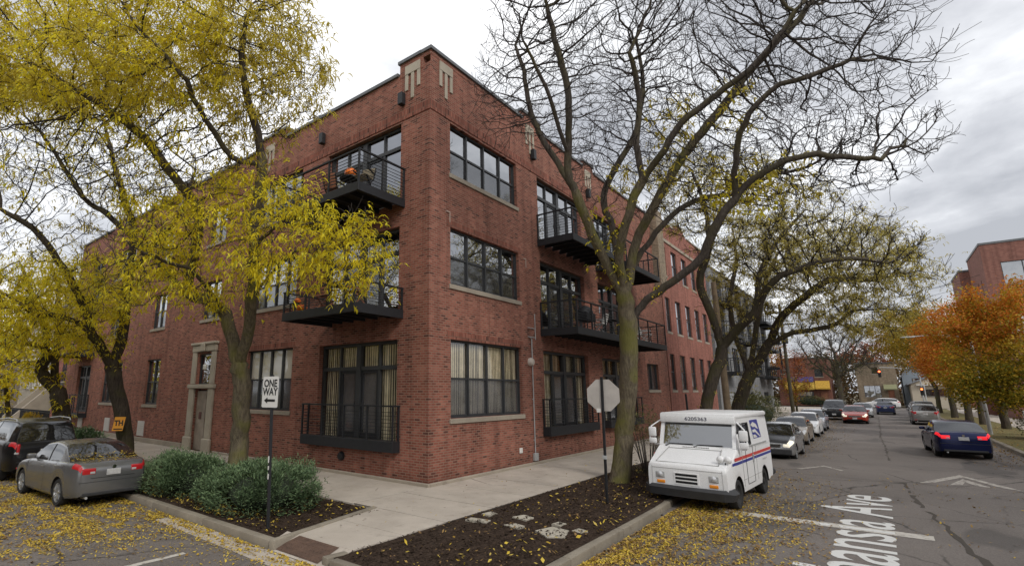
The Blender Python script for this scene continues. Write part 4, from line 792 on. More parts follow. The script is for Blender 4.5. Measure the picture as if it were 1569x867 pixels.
m = MB(); wall(m, FT, 41, 56, -.2, 9.6, hT, dep=.2); m.quad((2.0, 41, -.2), (14, 41, -.2), (14, 41, 9.6), (2.0, 41, 9.6)); m.quad((2.0, 56, -.2), (14, 56, -.2), (14, 56, 9.6), (2.0, 56, 9.6)); m.build('wall', 'stone', t)
m = MB(); m.box(1.6, 14, 40.9, 56.1, 9.601, 10.1); m.box(1.75, 1.99, 41, 56, 5.3, 5.5); m.build('cornice', 'whitesiding', t)
for h in hT: o = window(FT, t, *h, n=2, d=.05); o.data.materials[0] = MT['white']
m = MB()
for i in range(12): m.box(-.6+i*.2, 2, 42.6, 45.0, -.2, .22*(i+1)-.02)
m.prism([(-.9, -.2), (1.99, -.2), (1.99, 3.0), (1.4, 3.0), (-.9, .5)], 'y', 42.2, 42.598); m.prism([(-.9, -.2), (1.99, -.2), (1.99, 3.0), (1.4, 3.0), (-.9, .5)], 'y', 45.002, 45.4); m.build('stoop', 'sill', t)
m = MB()
y = 34.2
while y < 58: m.box(-.42, -.39, y, y+.03, -.05, 1.15); y += .16
m.box(-.43, -.38, 34, 58, 1.0, 1.04); m.box(-.43, -.38, 34, 58, .12, .16); tag(m.build('iron_fence', 'black'), 'low dark iron fence in front of the stone townhouse stoop', 'fence')
# ================================================================ TREES
MT['limb'] = bark_mat('limb_bark', (.042, .036, .032), (.088, .074, .064), (.14, .12, .096), (.105, .092, .045))
def grow(limbs, attr, step=.35, infl=2.2, kill=.5, iters=70, jitter=.22, up=.05):
    """limbs: list of polylines (each starts on an earlier node); then branches colonise the attractor cloud."""
    pos = []; par = []
    for L in limbs:
        L = [Vector(p) for p in L]
        if len(L) > 2:          # round the traced limb off
            Q = [L[0]]
            for i in range(len(L)-1):
                p0, p1, p2, p3 = L[max(i-1, 0)], L[i], L[i+1], L[min(i+2, len(L)-1)]
                for u in (.25, .5, .75, 1.0): Q.append(.5*((2*p1)+(p2-p0)*u+(2*p0-5*p1+4*p2-p3)*u*u+(3*p1-p0-3*p2+p3)*u**3))
            L = Q
        if pos:
            a = np.array(pos); i = int(((a-np.array(L[0][:]))**2).sum(1).argmin()); prev = i
        else: pos.append(L[0][:]); par.append(-1); prev = 0
        for a, b in zip(L, L[1:]):
            n = max(1, int((b-a).length/step))
            for j in range(1, n+1):
                q = a.lerp(b, j/n)+Vector(rng.normal(0, .016, 3)); pos.append(q[:]); par.append(prev); prev = len(pos)-1
    P = np.array(pos); A = np.array(attr); near = np.full(len(A), 1e9); nid = np.zeros(len(A), int)
    nlimb = len(P)
    def upd(i0, pts, near, nid):
        for s in range(0, len(pts), 400):
            d = ((A[:, None, :]-pts[None, s:s+400, :])**2).sum(2); j = d.argmin(1); dm = d[np.arange(len(A)), j]; b = dm < near
            near[b] = dm[b]; nid[b] = i0+s+j[b]
    par = list(par); upd(0, P, near, nid)
    for it in range(iters):
        live = near > kill**2; A = A[live]; near = near[live]; nid = nid[live]
        if len(A) == 0: break
        ok = near < (infl*(2.6 if it < 3 else 1))**2
        if not ok.any(): infl *= 1.5; continue
        ids = np.unique(nid[ok]); new = []
        vec = A[ok]-P[nid[ok]]; vec /= np.linalg.norm(vec, axis=1)[:, None]+1e-9
        acc = np.zeros((len(P), 3)); np.add.at(acc, nid[ok], vec)
        d = acc[ids]; d /= np.linalg.norm(d, axis=1)[:, None]+1e-9; d += rng.normal(0, jitter, d.shape); d[:, 2] += up; d /= np.linalg.norm(d, axis=1)[:, None]+1e-9
        new = P[ids]+d*step*rng.uniform(.7, 1.15, (len(ids), 1)); i0 = len(P); P = np.concatenate([P, new]); par += ids.tolist(); upd(i0, new, near, nid)
        if len(P) > 30000: break
    return P, np.array(par), nlimb
def twigs(P, par, n, length, seed, segs=4, drop=0.0, pick=None):
    r = np.random.default_rng(seed); ch = np.zeros(len(P), int); np.add.at(ch, par[par >= 0], 1)
    cand = np.where(ch <= 1)[0] if pick is None else pick; P = list(P); par = list(par)
    for i in r.choice(cand, n):
        p = np.array(P[i]); q = np.array(P[par[i]]) if par[i] >= 0 else p-np.array([0, 0, 1]); d = p-q; d /= np.linalg.norm(d)+1e-9
        d = d*.8+r.normal(0, .45, 3); d[2] += .15-drop; d /= np.linalg.norm(d)+1e-9; prev = i; L = length*r.uniform(.5, 1.3)/segs; bend = r.normal(0, .16, 3)+np.array([0, 0, .12])
        for s in range(segs):
            d = d+bend+r.normal(0, .07, 3); d[2] -= drop*.3; d /= np.linalg.norm(d)+1e-9; p = p+d*L; P.append(p); par.append(prev); prev = len(P)-1
    return np.array(P), np.array(par)
def radii(P, par, rtip, rbase, rmax=None):
    n = len(P); ch = np.zeros(n, int); np.add.at(ch, par[par >= 0], 1); cnt = np.where(ch == 0, 1.0, 0.0)
    for i in range(n-1, 0, -1): cnt[par[i]] += cnt[i]
    e = math.log(max(cnt[0], 2))/math.log(rbase/rtip); return rtip*cnt**(1/e)
def tree_mesh(P, par, rad, lo, hi, name, mat, parent, ks=(9, 6, 4, 3), flare=None):
    n = len(P); kids = [[] for _ in range(n)]
    for i in range(1, n): kids[par[i]].append(i)
    m = MB(); used = np.zeros(n, bool)
    starts = [(0, None)]
    while starts:
        i, p = starts.pop(); ch = [p] if p is not None else []; cur = i
        while True:
            ch.append(cur); ks_ = kids[cur]
            if not ks_: break
            b = max(ks_, key=lambda q: rad[q]); starts += [(q, cur) for q in ks_ if q != b]; cur = b
        # split chain in the radius window
        seg = [q for q in ch]
        rr = [min(rad[q], rad[ch[1]]*1.05 if (k == 0 and p is not None and len(ch) > 1) else 9) for k, q in enumerate(seg)]
        pts = []; rs = []
        for q, r in zip(seg, rr):
            if lo <= r < hi: pts.append(P[q]); rs.append(r)
            elif r < lo and pts: pts.append(P[q]); rs.append(r); break
        if hi < 9 and len(pts) and rr[0] >= hi:      # thin part starts where the thick part ends
            j = next(k for k, r in enumerate(rr) if r < hi); pts.insert(0, P[seg[j-1]]); rs.insert(0, min(rr[j-1], hi))
        if len(pts) > 1:
            R0 = max(rs); k = ks[0] if R0 > .09 else ks[1] if R0 > .035 else ks[2] if R0 > .014 else ks[3]
            if flare and p is None: rs = [r*(1+flare*math.exp(-d*1.6)) for d, r in zip(np.cumsum([0]+[float(np.linalg.norm(np.array(a)-np.array(b))) for a, b in zip(pts, pts[1:])]), rs)]
            m.tube(pts, rs, k, cap=False)
    return m.build(name, mat, parent, smooth=80, fix=False)
def fronds(name, mat, parent, base, dirs, n, L, W, seed, droop=.7, spread=.25, quads=3, clump=4):
    """compound drooping leaves: narrow bent strips made of paired leaflets"""
    r = np.random.default_rng(seed); nc = max(1, n//clump); ic = r.integers(0, len(base), nc); pc = base[ic]+r.normal(0, spread, (nc, 3)); rep = np.repeat(np.arange(nc), clump)[:n]; n = len(rep); i = ic[rep]
    p = pc[rep]+r.normal(0, .035 if clump > 1 else 0, (n, 3)); a = r.uniform(0, 2*np.pi, n)
    d = np.stack([np.cos(a), np.sin(a), r.uniform(-.35, .55, n)], 1)+dirs[i]*.5; d /= np.linalg.norm(d, axis=1)[:, None]
    s = np.cross(d, np.array([0, 0, 1.0])+r.normal(0, .25, (n, 3))); s /= np.linalg.norm(s, axis=1)[:, None]+1e-9
    L = L*r.uniform(.6, 1.25, n); W = W*r.uniform(.7, 1.3, n); V = []; F = []; Q = 0
    pts = [p]
    for k in range(quads):
        dd = d.copy(); dd[:, 2] -= droop*(k+.4); dd /= np.linalg.norm(dd, axis=1)[:, None]; pts.append(pts[-1]+dd*(L/quads)[:, None])
    wid = [.35]+[1.0]*(quads-1)+[.25]
    rows = [np.stack([q-s*(W*w)[:, None], q+s*(W*w)[:, None]], 1) for q, w in zip(pts, wid)]
    V = np.stack(rows, 1).reshape(n, -1, 3); nv = V.shape[1]; F = []
    base_f = np.array([[2*k, 2*k+1, 2*k+3, 2*k+2] for k in range(quads)])
    F = (base_f[None]+(np.arange(n)*nv)[:, None, None]).reshape(-1, 4)
    me = bpy.data.meshes.new(name); o0 = ORG.get(parent.name, (0, 0, 0)); me.from_pydata((V.reshape(-1, 3)-np.array(o0)).tolist(), [], F.tolist()); me.materials.append(MT[mat]); o = bpy.data.objects.new(name, me); C.objects.link(o); o.parent = parent
    return o
def leafquads(name, mat, parent, pts, size, seed, aspect=.7):
    r = np.random.default_rng(seed); n = len(pts); u = r.normal(0, 1, (n, 3)); u /= np.linalg.norm(u, axis=1)[:, None]; w = np.cross(u, r.normal(0, 1, (n, 3))); w /= np.linalg.norm(w, axis=1)[:, None]+1e-9
    s = size*r.uniform(.6, 1.35, n)[:, None]; V = np.stack([pts-u*s, pts-w*s*aspect, pts+u*s, pts+w*s*aspect], 1).reshape(-1, 3); o0 = np.array(ORG.get(parent.name, (0, 0, 0)) if parent else (0, 0, 0))
    me = bpy.data.meshes.new(name); me.from_pydata((V-o0).tolist(), [], np.arange(n*4).reshape(-1, 4).tolist()); me.materials.append(MT[mat]); o = bpy.data.objects.new(name, me); C.objects.link(o)
    if parent: o.parent = parent
    return o
def ell(c, r, n, rs, shell=.0):       # points in an ellipsoid (world)
    v = rs.normal(0, 1, (n, 3)); v /= np.linalg.norm(v, axis=1)[:, None]; q = rs.uniform(shell**3, 1, n)**(1/3); return np.array(c)+v*q[:, None]*np.array(r)
def blob(px, py, w, rx, ry, rw, n, rs):   # ellipsoid sized by what it covers in the survey, real depth radius rw in metres
    v = rs.normal(0, 1, (n, 3)); v /= np.linalg.norm(v, axis=1)[:, None]; v *= rs.uniform(0, 1, n)[:, None]**(1/3)
    k = w/FPX; c = np.array(at(px, py, w)[:]); return c+np.outer(v[:, 0]*rx*k, np.array(CR[:]))-np.outer(v[:, 1]*ry*k, np.array(CU[:]))+np.outer(v[:, 2]*rw, np.array(CF[:]))
def limb(w, *pp): return [at(x, y, w+(q[0] if q else 0)) for x, y, *q in pp]
def clear_of_building(A, gap=.5):
    k = ~((A[:, 0] > -gap) & (A[:, 1] > -gap) & (A[:, 2] < 13.6)); return A[k]
def make_tree(name, label, base, limbs, attr, seed, rbase, rtip=.0055, ntw=0, twl=.5, leaf=None, group=None, step=.35, infl=2.2, kill=.5, bark='bark', twigm='twig', jitter=.17, flare=.5, thin=.03, limbm='limb', taper=.16, leafsets=()):
    global rng
    rng = np.random.default_rng(seed); limbs[0] = [Vector(limbs[0][0])-Vector((0, 0, .35))]+[Vector(p) for p in limbs[0][1:]]; attr = clear_of_building(np.asarray(attr))
    t = thing(name, base, label, 'tree', group); P, par_, nl = grow(limbs, attr, step, infl, kill, jitter=jitter); P0 = P
    if ntw: P, par_ = twigs(P, par_, ntw, twl, seed+1)
    rad = radii(P, par_, rtip, rbase); rad = np.maximum(rad*(rad/rbase)**taper, rtip)
    cut = rbase*.45; tree_mesh(P, par_, rad, cut, 99, 'trunk', bark, t, flare=flare); tree_mesh(P, par_, rad, thin, cut, 'limbs', limbm, t); tree_mesh(P, par_, rad, 0, thin, 'branches', twigm, t)
    return t, P, par_, rad
def thin_nodes(P, par_, rad, rmax):
    k = np.where((rad < rmax) & (par_ >= 0))[0]; d = P[k]-P[par_[k]]; d /= np.linalg.norm(d, axis=1)[:, None]+1e-9; return P[k], d
def near_px(P, boxes):      # nodes whose survey position falls in one of the boxes
    q = P-np.array(CP[:]); w = q@np.array(CF[:]); x = PX+FPX*(q@np.array(CR[:]))/w; y = PY-FPX*(q@np.array(CU[:]))/w; k = np.zeros(len(P), bool)
    for a, b, c, d in boxes: k |= (x > a) & (x < b) & (y > c) & (y < d)
    return k
MT['greengold'] = leaf_mat('green_gold_leaf', [(0, (.10, .12, .015)), (.6, (.22, .20, .02)), (1, (.40, .28, .02))], .35)
MT['olive2'] = MT['goldleaf']; MT['farleaf'] = leaf_mat('distant_leaf', [(0, (.09, .075, .04)), (.5, (.17, .12, .05)), (1, (.22, .11, .05))], .25)
# ---- the big bare honey locust by the stop sign
rs = np.random.default_rng(3); w = 14.35
tb = Vector((3.95, -3.55, -.05))
w1 = depth(tb+Vector((0, 0, 3)))
L1 = [[tb, at(955, 690, w1-.15), at(959, 640, w1), at(963, 560, w1), at(963, 500, w1), at(957, 455, w1)],
      limb(w1, (957, 455), (930, 405, -.1), (908, 360, -.3), (885, 300, -.5), (872, 270, -.5), (871, 225, -.6), (872, 180, -.8), (866, 120, -1), (850, 60, -1), (835, 0, -1.2)),
      limb(w1, (885, 300, -.5), (855, 250, .2), (826, 205, .6), (812, 165, .8), (802, 110, 1), (790, 70, 1.3)),
      limb(w1, (871, 240, -.6), (842, 150, -1.3), (815, 90, -1.6), (800, 60, -1.8)),
      limb(w1, (957, 455), (948, 400, .4), (938, 350, .8), (925, 300, 1.2), (950, 245, 1.5), (975, 200, 1.8), (985, 130, 2.2), (975, 60, 2.5)),
      limb(w1, (957, 455), (950, 390, -.4), (962, 330, -.8), (985, 275, -1), (1010, 240, -1.4), (1045, 190, -1.8), (1100, 145, -2.2), (1150, 105, -2.6), (1190, 60, -3), (1225, 10, -3.2)),
      limb(w1, (985, 275, -1), (975, 220, -.9), (980, 150, -.8), (965, 80, -1)),
      limb(w1, (962, 440), (975, 370, .3), (1000, 320, .2), (1030, 265, .2), (1065, 215, 0), (1110, 160, -.4), (1170, 85, -.8), (1215, 40, -1), (1245, 0, -1)),
      limb(w1, (960, 430), (985, 385, .6), (1030, 330, 1.0), (1075, 305, 1.4), (1130, 295, 1.6), (1180, 270, 1.7), (1240, 255, 1.6), (1300, 225, 1.4), (1350, 190, 1.2)),
      limb(w1, (968, 490), (992, 460, -.3), (1030, 432, -.8), (1070, 400, -1.3), (1095, 350, -1.7), (1125, 305, -2), (1165, 268, -2.4), (1220, 240, -2.8), (1290, 240, -3.2), (1350, 245, -3.5)),
      limb(w1, (1125, 305, -2), (1127, 250, -2.4), (1140, 190, -2.8), (1180, 140, -3.2), (1260, 110, -3.6), (1310, 90, -3.8))]
A = np.concatenate([blob(830, 90, w1-.2, 95, 135, 2.6, 1300, rs), blob(775, 150, w1+.2, 55, 90, 1.5, 260, rs), blob(960, 110, w1, 130, 170, 3.2, 2400, rs), blob(1100, 120, w1-1, 160, 165, 3.4, 2700, rs), blob(1235, 130, w1-1.6, 132, 150, 3.2, 2000, rs), blob(1275, 230, w1-1.2, 118, 88, 2.8, 1300, rs), blob(1130, 260, w1-.6, 190, 70, 2.6, 900, rs), blob(1000, 270, w1, 120, 70, 2.0, 450, rs), blob(1150, -60, w1-1, 240, 90, 3, 450, rs), blob(900, -60, w1-1, 180, 70, 3, 300, rs)])
t, P, par_, rad = make_tree('honey_locust', 'large nearly bare honey locust beside the back of the stop sign, few yellow leaves left', tb, L1, A, 21, .255, rtip=.0052, ntw=11000, twl=.42, step=.27, kill=.36, infl=1.5, jitter=.16, taper=.05, flare=.3, group='bare street trees along the side street')
b, d = thin_nodes(P, par_, rad, .02); k = near_px(b, [(1060, 1250, 235, 330), (860, 960, 300, 420), (930, 1000, 250, 320), (990, 1060, 150, 300), (1100, 1160, 120, 200)]); fronds('foliage', 'olive', t, b[k], d[k], 2200, .17, .020, 31, spread=.08)
b, d = thin_nodes(P, par_, rad, .2); k = near_px(b, [(860, 960, 320, 460), (900, 960, 440, 520), (980, 1020, 400, 460), (1090, 1180, 270, 330)]); fronds('foliage', 'yellow', t, b[k], d[k], 650, .18, .024, 32, spread=.12)
# ---- second and third locusts down the street
def street_tree(bx, by, w_off, limbs_px, blobs, label, seed, rbase, nleaf, ntw, boxes=None, leafm='haze_leaf', **kw):
    rs = np.random.default_rng(seed); b0 = Vector((bx, by, -.05)); w = depth(b0+Vector((0, 0, 3)))
    ls = []
    for i, L in enumerate(limbs_px):
        q = limb(w, *L)
        if i == 0: q = [b0]+q
        ls.append(q)
    A = np.concatenate([blob(x, y, w+dw, rx, ry, rw, n, rs) for x, y, dw, rx, ry, rw, n in blobs])
    t, P, par_, rad = make_tree('honey_locust', label, b0, ls, A, seed, rbase, ntw=ntw, group='bare street trees along the side street', taper=.24, **kw)
    b, d = thin_nodes(P, par_, rad, .022)
    if boxes: k = near_px(b, boxes); b, d = b[k], d[k]
    fronds('foliage', leafm, t, b, d, nleaf, .18, .0125, seed+9, spread=.12); return t
street_tree(13.1, -3.9, 0, [[(1080, 640), (1092, 580), (1106, 545), (1100, 510)], [(1100, 510), (1085, 470, .2), (1072, 430, .6), (1085, 380, .8), (1080, 320, 1), (1060, 260, 1.4)], [(1104, 535), (1130, 505, -.5), (1155, 480, -1), (1185, 430, -1.6), (1230, 410, -2), (1290, 395, -2.4), (1340, 400, -2.8)], [(1085, 380, .8), (1110, 330, .4), (1140, 290, 0), (1180, 260, -.3)], [(1155, 480, -1), (1165, 420, -.4), (1190, 370, 0), (1235, 320, .4)]],
    [(1110, 320, 0, 90, 90, 2.6, 650), (1190, 350, -.8, 120, 80, 3, 850), (1280, 390, -1.6, 110, 70, 2.8, 700), (1050, 290, .6, 60, 70, 2, 260)], 'dark leaning honey locust with sparse olive leaves beyond the white mail truck', 41, .24, 14000, 4500, step=.36, kill=.55, infl=2.4, rtip=.0075, bark='bark2')
street_tree(19.2, -3.9, 0, [[(1128, 640), (1138, 600), (1150, 570)], [(1150, 570), (1128, 520, .4), (1118, 460, .8), (1128, 400, 1), (1120, 340, 1.4)], [(1150, 570), (1175, 530, -.4), (1195, 490, -.8), (1225, 460, -1.4), (1270, 430, -2), (1330, 430, -2.6)], [(1175, 530, -.4), (1215, 510, -1.2), (1270, 500, -2), (1310, 475, -2.6)], [(1150, 560), (1160, 500, .2), (1170, 440, .4), (1190, 390, .6)]],
    [(1180, 400, 0, 90, 70, 3, 650), (1270, 410, -1, 110, 70, 3.4, 850), (1340, 430, -2, 75, 60, 3, 550), (1280, 480, -2, 90, 40, 3, 360), (1130, 430, .6, 50, 80, 2, 240)], 'honey locust still holding olive yellow leaves, furthest down the near side of the street', 43, .30, 36000, 4500, step=.40, kill=.6, infl=2.6, rtip=.008, bark='bark2')
# ---- leafy yellow locusts along the side street
def leafy_tree(bx, by, limbs_px, blobs, label, seed, rbase, sets, ntw=900, **kw):
    rs = np.random.default_rng(seed); b0 = Vector((bx, by, -.05)); w = depth(b0+Vector((0, 0, 2.5))); ls = []
    for i, L in enumerate(limbs_px):
        q = limb(w, *L)
        if i == 0: q = [b0]+q
        ls.append(q)
    A = np.concatenate([blob(x, y, w+dw, rx, ry, rw, n, rs) for x, y, dw, rx, ry, rw, n in blobs])
    t, P, par_, rad = make_tree('honey_locust', label, b0, ls, A, seed, rbase, ntw=ntw, twl=.5, group='yellow street trees along the planted kerb', **kw)
    b, d = thin_nodes(P, par_, rad, .022)
    for j, (mat, n, L, W, boxes) in enumerate(sets):
        k = near_px(b, boxes) if boxes else np.ones(len(b), bool)
        if k.any(): fronds('foliage', mat, t, b[k], d[k], n, L, W, seed+20+j, spread=.16)
    return t
leafy_tree(-3.4, 3.7, [[(367, 690), (369, 640), (371, 590), (366, 560)], [(366, 560), (357, 525, .2), (345, 480, .6), (322, 462, 1), (285, 448, 1.4), (245, 405, 1.8), (213, 372, 2.2), (165, 330, 2.4), (127, 300, 2.5), (71, 215, 2.7), (30, 172, 2.8), (-10, 150, 2.9)],
    [(366, 560), (378, 510, -.2), (386, 460, -.4), (388, 400, -.6), (390, 340, -.8), (400, 270, -1), (398, 220, -1), (378, 145, -1.2), (370, 80, -1.5), (380, 20, -1.7)],
    [(390, 380, -.6), (420, 350, -1.4), (470, 340, -2), (530, 350, -2.6), (580, 385, -3)], [(386, 460, -.4), (440, 395, -1.2), (500, 375, -1.8), (560, 400, -2.4), (600, 425, -2.8)],
    [(285, 448, 1.4), (305, 330, .8), (264, 269, .4), (223, 213, 0), (190, 185, -.4), (140, 150, -.8)], [(400, 250, -1), (355, 240, -1.5), (305, 165, -2), (285, 125, -2.4), (250, 80, -2.8)],
    [(345, 480, .6), (300, 420, -.6), (250, 400, -1.4), (200, 380, -2)]],
    [(350, 330, -1.5, 150, 90, 1.8, 420), (480, 380, -2, 115, 75, 1.5, 420), (540, 410, -2.4, 60, 45, 1.0, 160), (250, 420, -1, 110, 70, 1.5, 260), (400, 120, -1, 100, 110, 2.4, 420), (250, 130, -1, 180, 130, 3, 1400), (90, 150, .5, 130, 140, 3, 1000), (180, 250, 0, 200, 70, 2.6, 700), (430, 60, -1, 70, 70, 2, 220), (150, 20, -1, 200, 80, 3, 300), (330, 10, -1, 170, 70, 3, 250)],
    'tallest yellow honey locust behind the ONE WAY sign, leaning stems rising from the evergreen shrubs', 51, .235, [('yellow', 11500, .19, .0150, [(180, 340, 300, 480), (330, 520, 262, 475), (500, 615, 330, 450)]), ('olive', 6500, .2, .014, [(340, 530, -60, 180)]), ('olive', 900, .2, .014, [(340, 530, 180, 262)]), ('olive', 19000, .16, .0140, [(-60, 345, -60, 160)]), ('yellow', 14000, .16, .0140, [(-60, 345, -60, 160)]), ('yellow', 2600, .2, .0145, [(-60, 345, 150, 300)])], ntw=4500, step=.28, kill=.42, infl=1.7)  # olive sets colour the upper crown as shaded and backlit
leafy_tree(-3.4, 11.6, [[(192, 680), (186, 630), (178, 585), (172, 562)], [(172, 562), (158, 540, -.3), (143, 515, -.6), (115, 492, -1), (80, 482, -1.4), (40, 470, -1.8), (-10, 440, -2)], [(172, 562), (186, 520, .2), (192, 470, .4), (198, 420, .7), (205, 360, 1), (190, 300, 1.2), (170, 230, 1.4), (150, 150, 1.6)], [(143, 515, -.6), (120, 450, -.8), (90, 400, -1.2), (50, 350, -1.6), (0, 320, -2)], [(198, 420, .7), (240, 370, .2), (280, 320, 0), (300, 260, 0)]],
    [(110, 400, -1, 140, 110, 3, 700), (60, 480, -1.5, 90, 60, 2.4, 300), (170, 270, 0, 150, 120, 3, 600), (50, 240, -1, 110, 120, 3, 450), (230, 330, .5, 90, 80, 2.4, 250)],
    'yellow honey locust trunk with the orange notice tied to it', 53, .26, [('yellow', 13000, .19, .0155, [(-60, 230, 390, 565)]), ('olive', 2200, .23, .017, [(-60, 330, 180, 390)]), ('olive', 3500, .23, .019, [(-60, 330, -60, 180)])], ntw=3000, step=.36, kill=.52, infl=2.1, bark='bark2')
leafy_tree(-3.3, 19.6, [[(95, 648), (92, 615), (88, 598)], [(88, 598), (84, 565, .2), (88, 520, .4), (90, 460, .7), (80, 400, 1)], [(88, 600), (70, 580, -.2), (63, 562, -.3), (72, 545, -.5), (60, 530, -.7), (35, 527, -1), (0, 527, -1.4)], [(72, 545, -.5), (68, 500, -.5), (50, 450, -.8), (30, 400, -1)]],
    [(60, 470, -.5, 120, 70, 3, 420), (20, 540, -1, 60, 40, 2.4, 140), (110, 500, 0, 60, 60, 2.4, 160)], 'forked dark honey locust trunk in front of the stone townhouse stoop', 57, .36, [('yellow', 8000, .28, .026, None)], ntw=500, step=.5, kill=.7, infl=2.8, bark='bark2', rtip=.008)
leafy_tree(-3.3, 31.0, [[(12, 640), (10, 610), (8, 590)], [(8, 590), (22, 560, .5), (40, 545, .5)], [(8, 590), (-8, 560, 0), (-10, 520, 0)]],
    [(20, 565, 0, 45, 40, 2.4, 200), (-10, 540, 0, 50, 60, 2.4, 140)], 'small slim yellow street tree at the far left edge', 59, .13, [('yellow', 2600, .26, .045, None)], ntw=200, step=.5, kill=.7, infl=2.8, bark='bark2', rtip=.008)
# ---- broadleaf crowns on the right
def crown_tree(name, label, base, h_tr, blobs, sets, seed, rbase, group=None, tilt=(0, 0), bark='bark2', twm='twig', cat='tree', natt=380, leaf=.062, ntw=0):
    rs = np.random.default_rng(seed); b0 = Vector(base); top = b0+Vector((tilt[0], tilt[1], h_tr)); A = np.concatenate([ell(*q, rs) if len(q) == 3 else blob(*q, rs) for q in blobs])
    global rng
    rng = np.random.default_rng(seed); t = thing(name, base, label, 'tree', group)
    P, par_, nl = grow([[b0-Vector((0, 0, .3)), b0.lerp(top, .5), top]], A[rs.choice(len(A), min(len(A), natt), replace=False)], step=.55, infl=3.5, kill=.8, jitter=.2, iters=40)
    if ntw: P, par_ = twigs(P, par_, ntw, 1.1, seed+1)
    rad = radii(P, par_, .012, rbase)
    tree_mesh(P, par_, rad, .04, 99, 'trunk', bark, t, flare=.35); tree_mesh(P, par_, rad, 0, .04, 'branches', twm, t)
    thin = P[(rad < .05) & (P[:, 2] > h_tr*.8)]
    for j, (mat, n, fn) in enumerate(sets):
        b = thin[fn(thin)] if fn else thin
        if len(b) == 0: continue
        pts = b[rs.integers(0, len(b), n)]+rs.normal(0, .27, (n, 3)); leafquads('foliage', mat, t, pts, leaf, seed+j)
    return t
VERGE = 'autumn trees on the right verge'
crown_tree('maple_tree', 'full gold and green maple at the right edge, largest of its row', (34.5, -17.6, -.05), 2.2, [(1530, 530, 28.5, 70, 100, 3.2, 520), (1490, 585, 28.5, 40, 40, 2.2, 130), (1548, 595, 27.5, 55, 38, 2.4, 130)], [('goldleaf', 19000, None), ('orangeleaf', 10000, lambda p: near_px(p, [(1400, 1560, 400, 520)])), ('greengold', 7500, lambda p: near_px(p, [(1470, 1700, 560, 700)]))], 71, .30, VERGE, natt=760)
crown_tree('maple_tree', 'copper orange maple just left of the largest gold maple', (41.5, -15.9, -.05), 2.6, [(1464, 530, 35.5, 42, 70, 2.8, 420), (1440, 555, 35, 22, 36, 1.8, 110)], [('orangeleaf', 15000, None)], 72, .22, VERGE, natt=560)
crown_tree('maple_tree', 'tall maple turning bronze and gold behind the street lamp', (52.5, -15.2, -.05), 3.0, [(1408, 525, 45, 40, 50, 3.0, 420), (1420, 500, 46, 35, 40, 2.6, 180)], [('darkgold', 6000, None), ('goldleaf', 9500, None)], 73, .24, VERGE, natt=420)
crown_tree('maple_tree', 'spreading golden tree leaning over the road above the red signal', (60, -14.9, -.05), 3.4, [(1380, 508, 51, 42, 40, 3.2, 360), (1365, 535, 51, 24, 20, 2.2, 110)], [('goldleaf', 12000, None), ('darkgold', 2500, None)], 74, .24, VERGE, natt=420)
crown_tree('maple_tree', 'thinner bronze street tree furthest along the right verge', (74, -14.8, -.05), 3.0, [(1392, 525, 62, 34, 30, 3.0, 320)], [('darkgold', 5000, None), ('goldleaf', 1200, None)], 75, .22, VERGE)
crown_tree('maple_tree', 'slim dark trunked maple between the copper maple and the bronze one', (47, -15.4, -.05), 2.8, [(1435, 540, 40, 28, 40, 2.2, 260)], [('orangeleaf', 3600, None), ('darkgold', 3200, None)], 76, .17, VERGE)
crown_tree('russet_tree', 'russet young tree in front of the red brick corner store', (60, at_x(1221, 625, 60).y, -.05), 1.8, [(1218, 575, depth((60, -3, 3)), 22, 42, 1.9, 260)], [('redleaf', 3000, None), ('goldleaf', 1300, lambda p: near_px(p, [(1190, 1260, 578, 640)]))], 77, .10, natt=260)
crown_tree('bare_tree', 'broad pale bare tree fanning out in front of the corner store', (94.5, -4.9, -.05), 3.4, [((95, -5.2, 9.2), (4.6, 6.2, 4.6), 620)], [('hedge', 2600, lambda p: p[:, 2] < 8.0)], 78, .36, natt=620, ntw=3200)
crown_tree('russet_tree', 'dark russet tree rising behind the tan brick house roof', (116, -8.5, -.05), 3.5, [((116, -8.5, 9.4), (4, 6.5, 2.6), 320)], [('redleaf', 4200, None)], 79, .3, natt=260, leaf=.13)
crown_tree('russet_tree', 'pale russet tree left of the corner store roofline', (98, 5.6, -.05), 3.5, [((98, 5.6, 8.8), (4, 4.0, 3.8), 320)], [('redleaf', 2600, None), ('goldleaf', 1600, None)], 80, .3, natt=320, leaf=.11)
